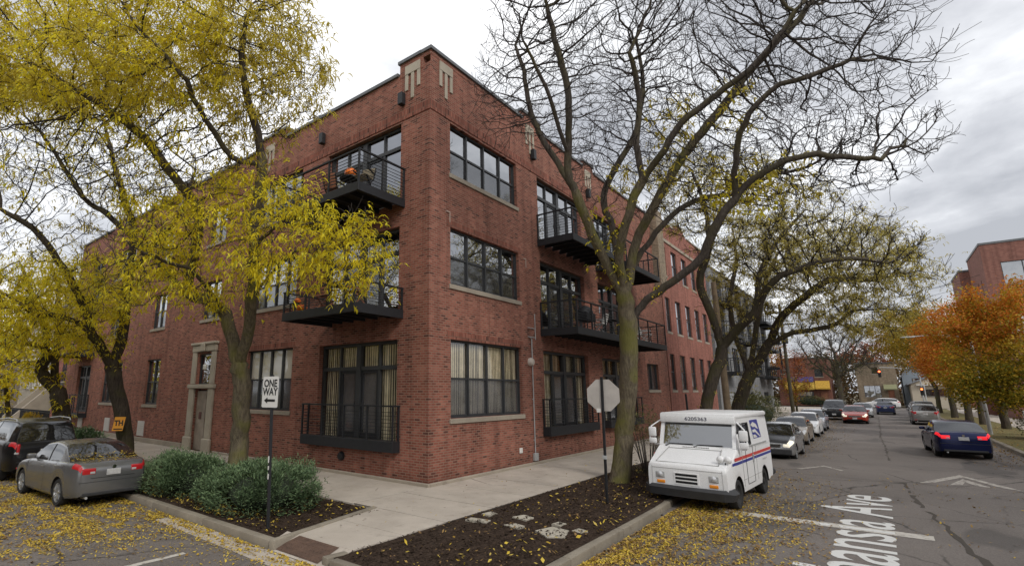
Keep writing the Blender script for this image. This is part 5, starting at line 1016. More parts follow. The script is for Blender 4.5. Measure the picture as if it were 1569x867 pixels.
# ---- shrubs
def shrub(name, label, c, r, n, mat, size, seed, group=None, stems=True, core=.62, cat='shrub', bumps=24):
    rs = np.random.default_rng(seed); t = thing(name, (c[0], c[1], 0), label, cat, group); lobes = [(np.array(c), np.array(r))]
    for i in range(bumps):
        v = rs.normal(0, 1, 3); v[2] = abs(v[2])*.8; v /= np.linalg.norm(v); s = rs.uniform(.16, .42); lobes.append((np.array(c)+v*np.array(r)*rs.uniform(.72, .98), np.array(r)*s*np.array([1, 1, 1.1])))
    pts = []
    for i, (cc, rr) in enumerate(lobes):
        k = int(n*(.35 if i == 0 else .65/bumps)); v = rs.normal(0, 1, (k, 3)); v /= np.linalg.norm(v, axis=1)[:, None]; pts.append(cc+v*rr*(rs.uniform(.80, 1.06, k)**.7)[:, None])
    pts = np.concatenate(pts); far = rs.uniform(0, 1, len(pts)) < .05; pts[far] = np.array(c)+(pts[far]-np.array(c))*rs.uniform(1.05, 1.28, (far.sum(), 1)); pts = pts[pts[:, 2] > -.02]
    # spiky sprays: short strips pointing outwards and up
    dirs = pts-np.array(c); dirs /= np.linalg.norm(dirs, axis=1)[:, None]; fronds('foliage', mat, t, pts, dirs*2.2+np.array([0, 0, .5]), len(pts), size*2.0, size*.30, seed, droop=.12, spread=.03, quads=2, clump=1)
    if core <= 0:
        k = MB()
        for i in range(26):
            a = rs.uniform(0, 6.28); q = rs.uniform(.3, .95); e = Vector((c[0]+r[0]*q*math.cos(a), c[1]+r[1]*q*math.sin(a), c[2]+r[2]*rs.uniform(.1, .9))); b = Vector((c[0]+.15*math.cos(a), c[1]+.15*math.sin(a), -.05)); k.tube([b, b.lerp(e, .5)+Vector((0, 0, .15)), e], [.014, .010, .004], 4, cap=False)
        k.build('stems', 'twig', t); return t
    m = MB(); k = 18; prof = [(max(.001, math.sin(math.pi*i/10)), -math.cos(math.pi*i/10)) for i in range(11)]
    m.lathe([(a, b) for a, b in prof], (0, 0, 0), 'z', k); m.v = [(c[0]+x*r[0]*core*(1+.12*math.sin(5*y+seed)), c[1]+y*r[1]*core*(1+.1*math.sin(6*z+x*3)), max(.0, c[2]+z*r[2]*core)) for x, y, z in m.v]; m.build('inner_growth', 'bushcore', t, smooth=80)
    return t
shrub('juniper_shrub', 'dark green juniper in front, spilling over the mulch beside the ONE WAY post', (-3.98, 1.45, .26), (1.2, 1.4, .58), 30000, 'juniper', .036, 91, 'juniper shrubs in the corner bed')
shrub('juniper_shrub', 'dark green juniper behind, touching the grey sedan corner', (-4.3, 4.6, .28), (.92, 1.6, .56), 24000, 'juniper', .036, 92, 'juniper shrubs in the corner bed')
shrub('juniper_shrub', 'low green shrub peeping past the black suv roof by the fence', (-3.7, 15.5, .35), (.6, 1.6, .6), 3000, 'juniper', .07, 93)
shrub('bare_shrub', 'twiggy pale shrub against the mail truck front beside the big trunk', (6.2, -3.7, .85), (.85, .9, .95), 3000, 'hedge', .032, 94, core=0)
shrub('clipped_shrub', 'rounded olive clipped shrub on the corner past the mail truck roof', (28.5, -3.2, .9), (2.6, 1.5, 1.25), 8500, 'hedge', .07, 95)
shrub('yellow_shrub', 'green and yellow shrub at the right edge above the kerb', (31.5, -16.2, .65), (1.2, 1.1, .95), 3600, 'hedge', .075, 96)
shrub('yellow_shrub', 'low yellowing shrub at the far left by the fence', (-1.0, 36, .4), (.5, 1.6, .55), 1400, 'goldleaf', .07, 97)
shrub('hedge', 'dark low hedge below the corner store window', (101.5, -.4, .6), (.8, 3.2, .9), 2600, 'hedge', .1, 98)

t = thing('brick_townhouse', (2.0, 66, 0), 'farther brown townhouse beyond the pale stone one at the far left', 'house')
FT = lambda u, d, z: (2.0+d, u, z); hT = [(58+i*2.6, 59.4+i*2.6, z, z+2.1) for i in range(6) for z in (1.6, 5.2)]
m = MB(); wall(m, FT, 56.3, 76, -.2, 8.4, hT, dep=.2); m.quad((2.0, 56.3, -.2), (14, 56.3, -.2), (14, 56.3, 8.4), (2.0, 56.3, 8.4)); m.build('wall', 'brick_tan', t)
m = MB(); m.box(1.7, 14, 56.2, 76.1, 8.401, 8.8); m.build('cornice', 'tile', t)
for h in hT: window(FT, t, *h, n=2, d=.05)
crown_tree('street_tree', 'yellow street tree far along the planted kerb, nearer of the two past the slim one', (-3.3, 47, -.05), 3.0, [((-3, 47, 7), (3.6, 4, 3.4), 300)], [('goldleaf', 5000, None)], 131, .22, natt=260, leaf=.09)
crown_tree('street_tree', 'yellow street tree farthest along the planted kerb', (-3.3, 62, -.05), 3.0, [((-2.5, 62, 7), (4.4, 4.5, 3.8), 300)], [('goldleaf', 5000, None)], 132, .22, natt=260, leaf=.1)
# distant tree masses that close the ends of both streets
rs = np.random.default_rng(140)
pts = np.concatenate([ell((128+rs.uniform(-6, 8), y, 3.5+rs.uniform(0, 2)), (6, 5.5, 4.5+rs.uniform(0, 2.2)), 4200, rs, .5) for y in np.arange(-70, 50, 7)])
tag(leafquads('distant_trees', 'farleaf', None, pts, .24, 141), kind='stuff')
pts = np.concatenate([ell((x, 128+rs.uniform(-6, 6), 4), (6, 6, 6), 2600, rs, .5) for x in np.arange(-60, 40, 8)])
tag(leafquads('distant_trees', 'farleaf', None, pts, .24, 142), kind='stuff')
# ================================================================ NEIGHBOURS ACROSS THE STREETS (unseen, added for the panes to reflect)
def neighbour(name, x0, x1, y0, y1, h, mat, label, wins_x=(), wins_y=()):
    t = thing(name, ((x0+x1)/2, (y0+y1)/2, 0), label, 'house'); Fx = lambda u, d, z: (x1-d, u, z); Fy = lambda u, d, z: (u, y1-d, z); m = MB()
    wall(m, Fx, y0, y1, -.2, h, list(wins_x), dep=.12); wall(m, Fy, x0, x1, -.2, h, list(wins_y), dep=.12)
    m.quad((x0, y0, -.2), (x0, y1, -.2), (x0, y1, h), (x0, y0, h)); m.quad((x0, y0, -.2), (x1, y0, -.2), (x1, y0, h), (x0, y0, h)); m.build('wall', mat, t)
    m = MB(); m.box(x0-.15, x1+.15, y0-.15, y1+.15, h+.002, h+.3); m.build('roof', 'roof', t)
    for w in wins_x: window(Fx, t, *w, n=2, d=.04)
    for w in wins_y: window(Fy, t, *w, n=2, d=.04)
g = lambda a, b: [(a+i*2.4, a+i*2.4+1.2, z, z+1.9) for i in range(b) for z in (1.0, 4.3)]
neighbour('brick_house', -32, -20, 2, 13, 7.5, 'brick_far', 'dark red brick house across the side street, nearest the junction', g(3.2, 4))
neighbour('brick_house', -31, -20, 15, 25, 8.2, 'brick_tan', 'tan brick house across the side street, next to the dark red one', g(16.2, 4))
neighbour('brick_house', -31, -20, 27, 38, 7.2, 'brick_far', 'dark red brick house farther along across the side street', g(28.2, 4))
neighbour('brick_house', -10, 6, -34, -20.5, 7.8, 'brick_tan', 'tan brick house across the main street from the loft building', (), g(-9, 6))
neighbour('brick_house', 9, 24, -34, -20.5, 7.2, 'brick_far', 'dark brick house across the main street from the balconies', (), g(10, 5))
neighbour('brick_house', -34, -20, -36, -20, 8.0, 'brick_modern', 'brown brick house diagonally across the junction', g(-34, 5), g(-33, 5))
for i, (x, y) in enumerate(((-17.3, 7), (-17.4, 17), (-17.3, 28))):
    crown_tree('street_tree', ['yellow street tree across the side street, nearest the junction', 'yellow street tree across the side street, second from the junction', 'yellow street tree across the side street, third from the junction'][i], (x, y, -.05), 3.0, [((x, y, 7.5), (4, 4, 4), 300)], [('olive2', 5500, None)], 120+i, .25, 'yellow street trees across the side street', natt=260)
# ================================================================ VEHICLES
def pchip(keys, x):
    ks = sorted(keys); xs = [k[0] for k in ks]; ys = [k[1] for k in ks]; n = len(xs)
    if x <= xs[0]: return ys[0]
    if x >= xs[-1]: return ys[-1]
    h = [xs[i+1]-xs[i] for i in range(n-1)]; d = [(ys[i+1]-ys[i])/h[i] for i in range(n-1)]
    t = [d[0]]+[0 if d[i-1]*d[i] <= 0 else 2*d[i-1]*d[i]/(d[i-1]+d[i]) for i in range(1, n-1)]+[d[-1]]
    i = max(k for k in range(n-1) if xs[k] <= x); u = (x-xs[i])/h[i]
    return ys[i]*(1+2*u)*(1-u)**2+t[i]*h[i]*u*(1-u)**2+ys[i+1]*u*u*(3-2*u)+t[i+1]*h[i]*u*u*(u-1)
SEDAN = dict(L=4.55, W=1.79, wr=.325, xf=1.36, xr=-1.34, top=[(2.27, .62), (2.12, .73), (1.6, .87), (1.0, .97), (.4, 1.0), (-.6, 1.02), (-1.5, 1.06), (-2.0, 1.06), (-2.2, 1.02), (-2.27, .9)],
    roof=[(1.02, .955), (.6, 1.22), (.22, 1.41), (-.35, 1.47), (-.95, 1.42), (-1.4, 1.22), (-1.72, 1.05)], rf=.22, rr=-.98, bp=-.33, lo=.24, c=-1.12, tl=(.40, .80, .80, .93))
SUV = dict(L=4.65, W=1.88, wr=.36, xf=1.42, xr=-1.36, top=[(2.32, .72), (2.2, .90), (1.7, 1.03), (1.1, 1.10), (.4, 1.14), (-.8, 1.17), (-1.8, 1.20), (-2.22, 1.16), (-2.32, 1.0)],
    roof=[(1.15, 1.08), (.8, 1.32), (.42, 1.60), (-.3, 1.70), (-1.3, 1.68), (-1.85, 1.60), (-2.22, 1.17)], rf=.40, rr=-1.86, bp=-.28, lo=.30, c=-1.95, tl=(.52, .90, .86, 1.10))
BIGSUV = dict(SUV, L=4.9, W=1.98, wr=.38, top=[(2.45, .82), (2.35, 1.02), (1.8, 1.12), (1.15, 1.18), (.4, 1.2), (-1.0, 1.22), (-2.3, 1.22), (-2.40, 1.18), (-2.45, 1.0)],
    roof=[(1.2, 1.16), (.85, 1.42), (.5, 1.72), (-.3, 1.82), (-1.5, 1.82), (-2.15, 1.77), (-2.36, 1.2)], rf=.48, rr=-2.16, c=-2.2, lo=.33, xf=1.45, xr=-1.45, tl=(.62, .95, .85, 1.15))
WAGON = dict(SEDAN, roof=[(1.02, .955), (.6, 1.24), (.25, 1.44), (-.5, 1.50), (-1.5, 1.46), (-1.9, 1.36), (-2.2, 1.02)], rr=-1.85, c=-1.95)
TZ = [0, .08, .28, .50, .70, .84, .93, .985, 1.0, 1.0]; TY = [.93, .975, .995, 1.0, .993, .975, .950, .905, .80, 0]
def carbody(spec):
    L, W = spec['L'], spec['W']; H = L/2
    def wid(x):
        s = max(0, (abs(x)-(H-.85))/.85); return W/2*(1-.17*s**2.6)
    def zt(x): return pchip(spec['top'], x)
    def zl(x, arch=True):
        s = max(0, (abs(x)-(H-.6))/.6); z = spec['lo']-.02+.06*s
        if arch:
            for xw in (spec['xf'], spec['xr']):
                r = spec['wr']*1.19; d = abs(x-xw)
                if d < r: z = max(z, spec['wr']+math.sqrt(r*r-d*d)*.98)
        return z
    def surf(x, k, side=1, arch=True, off=0):
        a, b = zl(x, arch), zt(x); e = max(0, (abs(x)-(H-.10))/.10); w = wid(x)*(1-.07*e*e)
        bb = b-.05*e*e*(b-a); aa = a+.04*e*e
        z = aa+(bb-aa)*TZ[k]+(.022 if k == len(TZ)-1 else 0); y = w*TY[k]
        if k <= 1 and zl(x, True) > spec['lo']+.1: y = w*.99
        return (x, side*(y+off), z)
    return wid, zt, zl, surf
def make_car(spec, name, label, cat, col, facing, lights=False, brake=False, trim=None, rimc='alu', hood=None, roofcol=None, plate=True, group=None, rails=False, met=.0, leaves=0):
    t = thing(name, (0, 0, 0), label, cat, group); L, W = spec['L'], spec['W']; H = L/2; wid, zt, zl, surf = carbody(spec); nk = len(TZ)
    pm = paint(name+'_paint', col, met, .25, dirt=.10)
    doors = [(-.02 if 0 else spec['bp']+.02, spec['xf']-spec['wr']*1.45), (spec['xr']+spec['wr']*.55, spec['bp']-.02)]
    xs = set(np.linspace(-H+.1, H-.1, 44).tolist())|{-H, H, -H+.03, H-.03, -H+.065, H-.065}
    for xw in (spec['xf'], spec['xr']):
        r = spec['wr']*1.19; xs |= {xw+r*math.cos(a) for a in np.linspace(0, math.pi, 15)}|{xw-r-.004, xw+r+.004}
    for a, b in doors: xs |= {a, b}
    xs = sorted(xs); xs = [x for i, x in enumerate(xs) if i == 0 or x-xs[i-1] > .002]
    m = MB(); K0, K1 = 1, 6
    def indoor(x): return any(a <= x <= b for a, b in doors)
    for s in (1, -1):
        for a, b in zip(xs, xs[1:]):
            for k in range(nk-1):
                if k in range(K0, K1) and indoor((a+b)/2): continue
                m.quad(surf(a, k, s), surf(b, k, s), surf(b, k+1, s), surf(a, k+1, s), 0)
    for x in (-H, H): m.poly([surf(x, k, 1) for k in range(nk)]+[surf(x, k, -1) for k in range(nk-2, -1, -1)], 0)
    # underbody and wheel wells
    m.box(-H+.25, H-.25, -W/2+.27, W/2-.27, spec['lo']-.06, .72, 1)
    for xw in (spec['xf'], spec['xr']):
        for s in (1, -1):
            r = spec['wr']*1.16; pts = [(xw+r*math.cos(q), spec['wr']+r*math.sin(q)) for q in np.linspace(-.25, math.pi+.25, 14)]
            for p, q in zip(pts, pts[1:]): m.quad((p[0], s*(W/2-.03), p[1]), (q[0], s*(W/2-.03), q[1]), (q[0], s*(W/2-.3), q[1]), (p[0], s*(W/2-.3), p[1]), 1)
    for s in (1, -1):      # dark reveal behind the door gaps
        for a, b in doors:
            n = 6
            for i in range(n):
                x0, x1 = a-.0+(b-a)*i/n, a+(b-a)*(i+1)/n
                for k in range(K0, K1): m.quad(surf(x0, k, s, off=-.014), surf(x1, k, s, off=-.014), surf(x1, k+1, s, off=-.014), surf(x0, k+1, s, off=-.014), 1)
    # greenhouse
    def zr(x): return pchip(spec['roof'], x)
    xa, xb = spec['roof'][0][0], spec['roof'][-1][0]; rf, rr, bp, cc = spec['rf'], spec['rr'], spec['bp'], spec['c']
    gx = sorted(set(np.linspace(xa, rf, 8).tolist()+np.linspace(rf, rr, 12).tolist()+np.linspace(rr, xb, 8).tolist()+[bp-.045, bp+.045, cc, cc-.02]))
    FRAC = [0, .5, .88, .965, 1.0, 1.0]
    def gs(x, k, s):
        zb = zt(x)-.03; h = max(.0, zr(x)-zb); w = wid(x)*.905; yy = [w, w-.13*h, w-.29*h, w-.36*h, (w-.36*h)*.80, 0][k]; return (x, s*yy, zb+h*FRAC[k]+(.028 if k == 5 else .016 if k == 4 else 0)*min(1, h*3))
    g_w, g_r = MB(), MB(); g_s = {1: MB(), -1: MB()}; rm = MB()
    for s in (1, -1):
        for a, b in zip(gx, gx[1:]):
            x = (a+b)/2
            for k in range(5):
                q = (gs(a, k, s), gs(b, k, s), gs(b, k+1, s), gs(a, k+1, s))
                if k >= 3:
                    if x > rf: (g_w if k >= 3 else m).quad(*q)
                    elif x < rr: g_r.quad(*q)
                    else: rm.quad(*q)
                elif k == 2: rm.quad(*q)
                elif x > rf+ (xa-rf)*.62 or x < cc or bp-.045 < x < bp+.045: m.quad(*q, 1 if bp-.045 < x < bp+.045 else 0)
                else: g_s[s].quad(*q)
    m.build('body', [pm, 'cargap'], t, smooth=38)
    ro = rm.build('roof', roofcol or pm, t, smooth=40)
    g_w.build('windscreen', 'carglass', t, smooth=60); g_r.build('rear_window', 'carglass', t, smooth=60)
    for s in (1, -1): g_s[s].build('side_window', 'carglass', t, smooth=60)
    # dim cabin: seats and dash seen through the glass
    k = MB(); k.box(xa-.25, xb+.3, -W*.38, W*.38, .7, zt(0)-.06); 
    for x in (.1, -.85):
        for y in (-.37, .37): k.box(x-.12, x+.02, y-.24, y+.24, .8, zt(0)+.16, bev=.05); k.box(x-.1, x-.02, y-.12, y+.12, zt(0)+.17, zt(0)+.36, bev=.03)
    k.build('interior', simple('cabin_trim', (.03, .03, .03), .9), t)
    for s in (1, -1):
        for a, b in doors:
            d = MB(); n = 7; g = .005
            for i in range(n):
                x0, x1 = a+g+(b-a-2*g)*i/n, a+g+(b-a-2*g)*(i+1)/n
                for kk in range(K0, K1): d.quad(surf(x0, kk, s), surf(x1, kk, s), surf(x1, kk+1, s), surf(x0, kk+1, s))
            do = d.build('door', pm, t, smooth=38); h = MB(); hx = a+.16; p = surf(hx, 5, s); h.box(hx-.09, hx+.09, p[1]-.018*1, p[1]+.018, p[2]-.035, p[2]-.005, bev=.008); h.build('handle', pm if not trim else 'black', do)
        k = MB(); x = spec['roof'][1][0]-.02; y = s*(wid(x)*.93+.10); z = zt(x)+.07; k.box(x-.06, x+.07, y-.10, y+.10, z-.06, z+.07, bev=.035); k.bar((x, s*wid(x)*.9, z-.06), (x, y, z-.03), .04); k.build('mirror', pm, t, smooth=40)
    # wheels
    for xw in (spec['xf'], spec['xr']):
        for s in (1, -1):
            r = spec['wr']; y1 = s*(W/2-.03); y0 = s*(W/2-.25); k = MB(); sg_ = 1
            k.lathe([(r*.62, y0), (r*.93, y0), (r, y0+s*.035), (r, y1-s*.035), (r*.94, y1), (r*.70, y1-s*.005), (r*.66, y1-s*.03)], (xw, 0, r), 'y', 26); wo = k.build('wheel', 'rubber', t, smooth=50)
            k = MB(); k.lathe([(r*.69, y1-s*.006), (r*.66, y1-s*.012), (r*.62, y1-s*.06), (.001, y1-s*.07)], (xw, 0, r), 'y', 26); k.lathe([(.075, y1-s*.03), (.06, y1-s*.012), (.001, y1-s*.01)], (xw, 0, r), 'y', 12)
            for j in range(7):
                a = 2*math.pi*j/7+.3; k.bar((xw+.05*math.cos(a), y1-s*.03, r+.05*math.sin(a)), (xw+r*.66*math.cos(a), y1-s*.02, r+r*.66*math.sin(a)), .055, .03)
            k.build('rim', rimc, wo, smooth=40)
    zf = zt(H-.12)
    for s in (1, -1):
        # headlamp and tail lamp lenses follow the corner
        def patch(xa_, xb_, ka, kb, nm, mt, off=.008):
            d = MB(); n = 6
            for i in range(n):
                x0, x1 = xa_+(xb_-xa_)*i/n, xa_+(xb_-xa_)*(i+1)/n
                for kk in range(ka, kb): d.quad(surf(x0, kk, s, off=off), surf(x1, kk, s, off=off), surf(x1, kk+1, s, off=off), surf(x0, kk+1, s, off=off))
            return d
        d = patch(H-.50, H-.05, 5, 8, 'headlight', None); d.box(H-.08, H+.004, s*.50, s*.745, zf-.15, zf-.02, bev=.03)
        d.build('headlight', 'lamplit' if lights else 'lampglass', t, smooth=40)
        y0, y1, z0, z1 = spec['tl']; y0 *= W/1.8; y1 *= W/1.8
        d = patch(-H+.03, -H+.30, 5, 7, 'taillight', None); d.box(-H-.006, -H+.08, s*y0, s*min(y1, wid(-H)*.93), z0-.02, z1, bev=.025)
        to = d.build('taillight', 'taillit' if brake else 'tail', t, smooth=40)
        k = MB(); k.box(-H-.010, -H+.02, s*(y0+.02), s*(y0+.13), z0+.0, z0+.055, bev=.01); k.build('reverse_lamp', 'lampglass', to)
        if spec['lo'] > .28: k = MB(); k.box(-H-.002, -H+.1, s*.55, s*.72, .42, .47, bev=.01); k.build('reflector', 'tail', t)
    zb = .40 if spec['lo'] < .3 else .5
    k = MB(); k.box(H-.06, H+.004, -.42, .42, zf-.17, zf-.04, bev=.015); go = k.build('grille', 'cargap', t)
    k = MB()
    for i in range(3): k.box(H-.02, H+.010, -.41, .41, zf-.155+i*.042, zf-.14+i*.042)
    k.build('grille_bar', 'chrome', go)
    k = MB(); k.box(H-.05, H+.003, -.52, .52, spec['lo']+.06, spec['lo']+.17, bev=.02); k.build('air_intake', 'cargap', t)
    k = MB(); k.box(H-.02, H+.016, -.15, .15, spec['lo']+.14, spec['lo']+.28, bev=.006); k.build('licence_plate', 'plate', t)
    k = MB(); k.box(-H-.012, -H+.02, -.16, .16, spec['tl'][2]-.06 if spec['lo'] < .3 else spec['tl'][2]-.02, spec['tl'][2]+.08 if spec['lo'] < .3 else spec['tl'][2]+.12, bev=.006); k.build('licence_plate', 'plate', t)
    k = MB(); k.box(-H-.005, -H+.1, -.66, .66, spec['lo']+.04, spec['lo']+.13, bev=.02); k.box(-H-.004, -H+.02, -.74, .74, .60, .612); k.build('bumper_trim', 'bumper', t)
    k = MB(); k.tube([(-H+.25, .55, spec['lo']+.01), (-H-.01, .55, spec['lo']+.01)], .03, 8); k.build('exhaust_pipe', 'galv', t)
    k = MB()   # boot or tailgate shut line, emblem
    zc = spec['tl'][3]+.02; k.box(-H-.004, -H+.01, -.50, .50, spec['tl'][2]-.11, spec['tl'][2]-.1); k.build('boot_seam', 'cargap', t)
    k = MB(); k.lathe([(.001, 0), (.045, 0), (.045, .008)], (-H-.012, 0, spec['tl'][2]+.13), 'x', 14); k.build('emblem', 'chrome', t)
    if rails:
        for s in (1, -1):
            y = s*(wid(0)*.905-.30*(zr(0)-zt(0))); k = MB(); k.tube([(.35, y, zr(.35)-.02), (.25, y, zr(.25)+.045), (-.8, y, zr(-.8)+.06), (-1.75, y, zr(-1.75)+.05), (-1.85, y, zr(-1.85)-.02)], .022, 8); k.build('roof_rail', 'galv', t, smooth=50)
    # wipers
    k = MB(); 
    for y in (.45, -.1): k.tube([(xa+.03, y, zt(xa)+.01), (xa-.25, y-.42, zr(xa-.25)+.03)], .009, 5)
    k.build('wiper', 'black', t)
    return t
def place(t, x, y, deg, s=.93):
    t.location = (x, y, RZ); t.rotation_euler = (0, 0, R(deg)); t.scale = (s, s, s)
place(make_car(SEDAN, 'sedan', 'grey sedan parked among yellow leaves, seen from behind, leaves lying on its boot', 'car', (.17, .172, .175), 0, met=.5), -6.08, 6.95, 93.5, .95)
bpy.context.view_layer.update(); ob = [o for o in bpy.data.objects if o.get('label', '').startswith('grey sedan parked')][0]; r_ = np.random.default_rng(77); V = []; zt_ = carbody(SEDAN)[1]
for _ in range(420):
    x = -2.16+abs(r_.normal(0, .28)) if r_.random() < .3 else r_.uniform(-1.78, -1.5); y = r_.uniform(-.78, .78); z = zt_(x)+.032+(max(0, x+1.72)*.62 if x > -1.72 else 0); a = r_.uniform(0, 6.3); q = r_.uniform(.016, .034)
    for dx, dy in ((1, 0), (0, .5), (-1, 0), (0, -.5)): V.append((ob.matrix_world @ Vector((x+q*(dx*math.cos(a)-dy*math.sin(a)), y+q*(dx*math.sin(a)+dy*math.cos(a)), z+r_.normal(0, .004))))[:])
me = bpy.data.meshes.new('boot_leaves'); me.from_pydata(V, [], [(4*i, 4*i+1, 4*i+2, 4*i+3) for i in range(len(V)//4)]); me.materials.append(MT['litter']); lo_ = bpy.data.objects.new('boot_leaves', me); C.objects.link(lo_); tag(lo_, kind='stuff')
place(make_car(BIGSUV, 'suv', 'black suv with silver roof rails parked ahead of the grey sedan', 'suv', (.008, .008, .009), 0, rails=True, met=0), -6.12, 12.55, 92, .96)
place(make_car(SEDAN, 'sedan', 'dark blue sedan with glowing red brake lights driving away on the right', 'car', (.012, .018, .07), 0, brake=True, met=.3), 21.0, -11.75, 3.5, .97)
place(make_car(SEDAN, 'sedan', 'silver sedan with black bonnet and headlights on right behind the mail truck', 'car', (.33, .335, .34), 0, lights=True, met=.6), 15.5, -5.95, 180, .92)
place(make_car(SEDAN, 'sedan', 'gold beige sedan parked second behind the mail truck', 'car', (.33, .28, .22), 0, met=.5), 22.8, -5.75, 180, .9)
place(make_car(SEDAN, 'sedan', 'white sedan parked third behind the mail truck', 'car', (.68, .69, .7), 0), 28.9, -5.75, 180, .92)
place(make_car(WAGON, 'hatchback', 'pale silver blue hatchback parked fourth behind the mail truck', 'car', (.42, .45, .50), 0, met=.4), 34.6, -5.7, 180, .92)
place(make_car(BIGSUV, 'suv', 'black suv facing us, parked past the row of pale cars', 'suv', (.03, .032, .035), 0, met=.3), 52.5, -6.1, 180, 1.0)
place(make_car(WAGON, 'hatchback', 'dark grey hatchback half hidden behind the black facing suv', 'car', (.12, .125, .13), 0, met=.4), 60.5, -5.9, 180, .95)
place(make_car(SEDAN, 'sedan', 'red sedan driving towards us in the middle of the street', 'car', (.33, .035, .018), 0, lights=True), 46.5, -7.75, 180, .98)
place(make_car(SEDAN, 'sedan', 'silver sedan following behind the red sedan', 'car', (.45, .47, .49), 0, met=.4), 60, -8.0, 180, .98)
place(make_car(SEDAN, 'sedan', 'small distant dark blue sedan heading for the junction', 'car', (.03, .045, .12), 0, met=.3), 70, -9.9, 0, .98)
place(make_car(WAGON, 'wagon', 'white wagon crossing the junction in front of the tan house', 'car', (.72, .72, .72), 0), 95.5, -9.5, 90, 1.05)
place(make_car(SUV, 'suv', 'grey suv parked at the right kerb with its tail towards us', 'suv', (.30, .30, .29), 0, met=.5), 48, -12.15, 0, .95)
place(make_car(BIGSUV, 'suv', 'black suv parked directly ahead of the grey suv', 'suv', (.02, .02, .022), 0, met=.3), 54.5, -12.4, 0, .95)
place(make_car(SUV, 'suv', 'dark suv furthest along the right hand parked row', 'suv', (.06, .06, .065), 0, met=.3), 61, -12.5, 0, .95)
v_ = make_car(BIGSUV, 'van', 'white van standing in the lot between the right hand tree trunks', 'van', (.7, .7, .7), 0); place(v_, 56, -20.5, 150, 1.0)
place(make_car(SEDAN, 'sedan', 'pale car parked in the lot beside the white van', 'car', (.5, .5, .52), 0), 50, -20.6, 165, .95)
for o in bpy.data.objects:       # black bonnet panel of the silver sedan
    if o.get('label', '').startswith('silver sedan with black bonnet'):
        wid, zt, zl, surf = carbody(SEDAN); k = MB(); xs = np.linspace(1.02, 2.14, 12)
        for s in (1, -1):
            for a, b in zip(xs, xs[1:]):
                for kk in (8,): k.quad(*[(p[0], p[1]*.97, p[2]+.006) for p in (surf(a, kk, s), surf(b, kk, s), surf(b, kk+1, s), surf(a, kk+1, s))])
        h = k.build('bonnet', paint('black_bonnet', (.02, .02, .022)), o, smooth=40); k = MB(); k.box(2.22, 2.31, -.8, .8, .26, .50, bev=.05); k.build('bumper', 'bumper', o)
MT['seam'] = simple('seam_shadow_gap', (.34, .34, .33), .7)
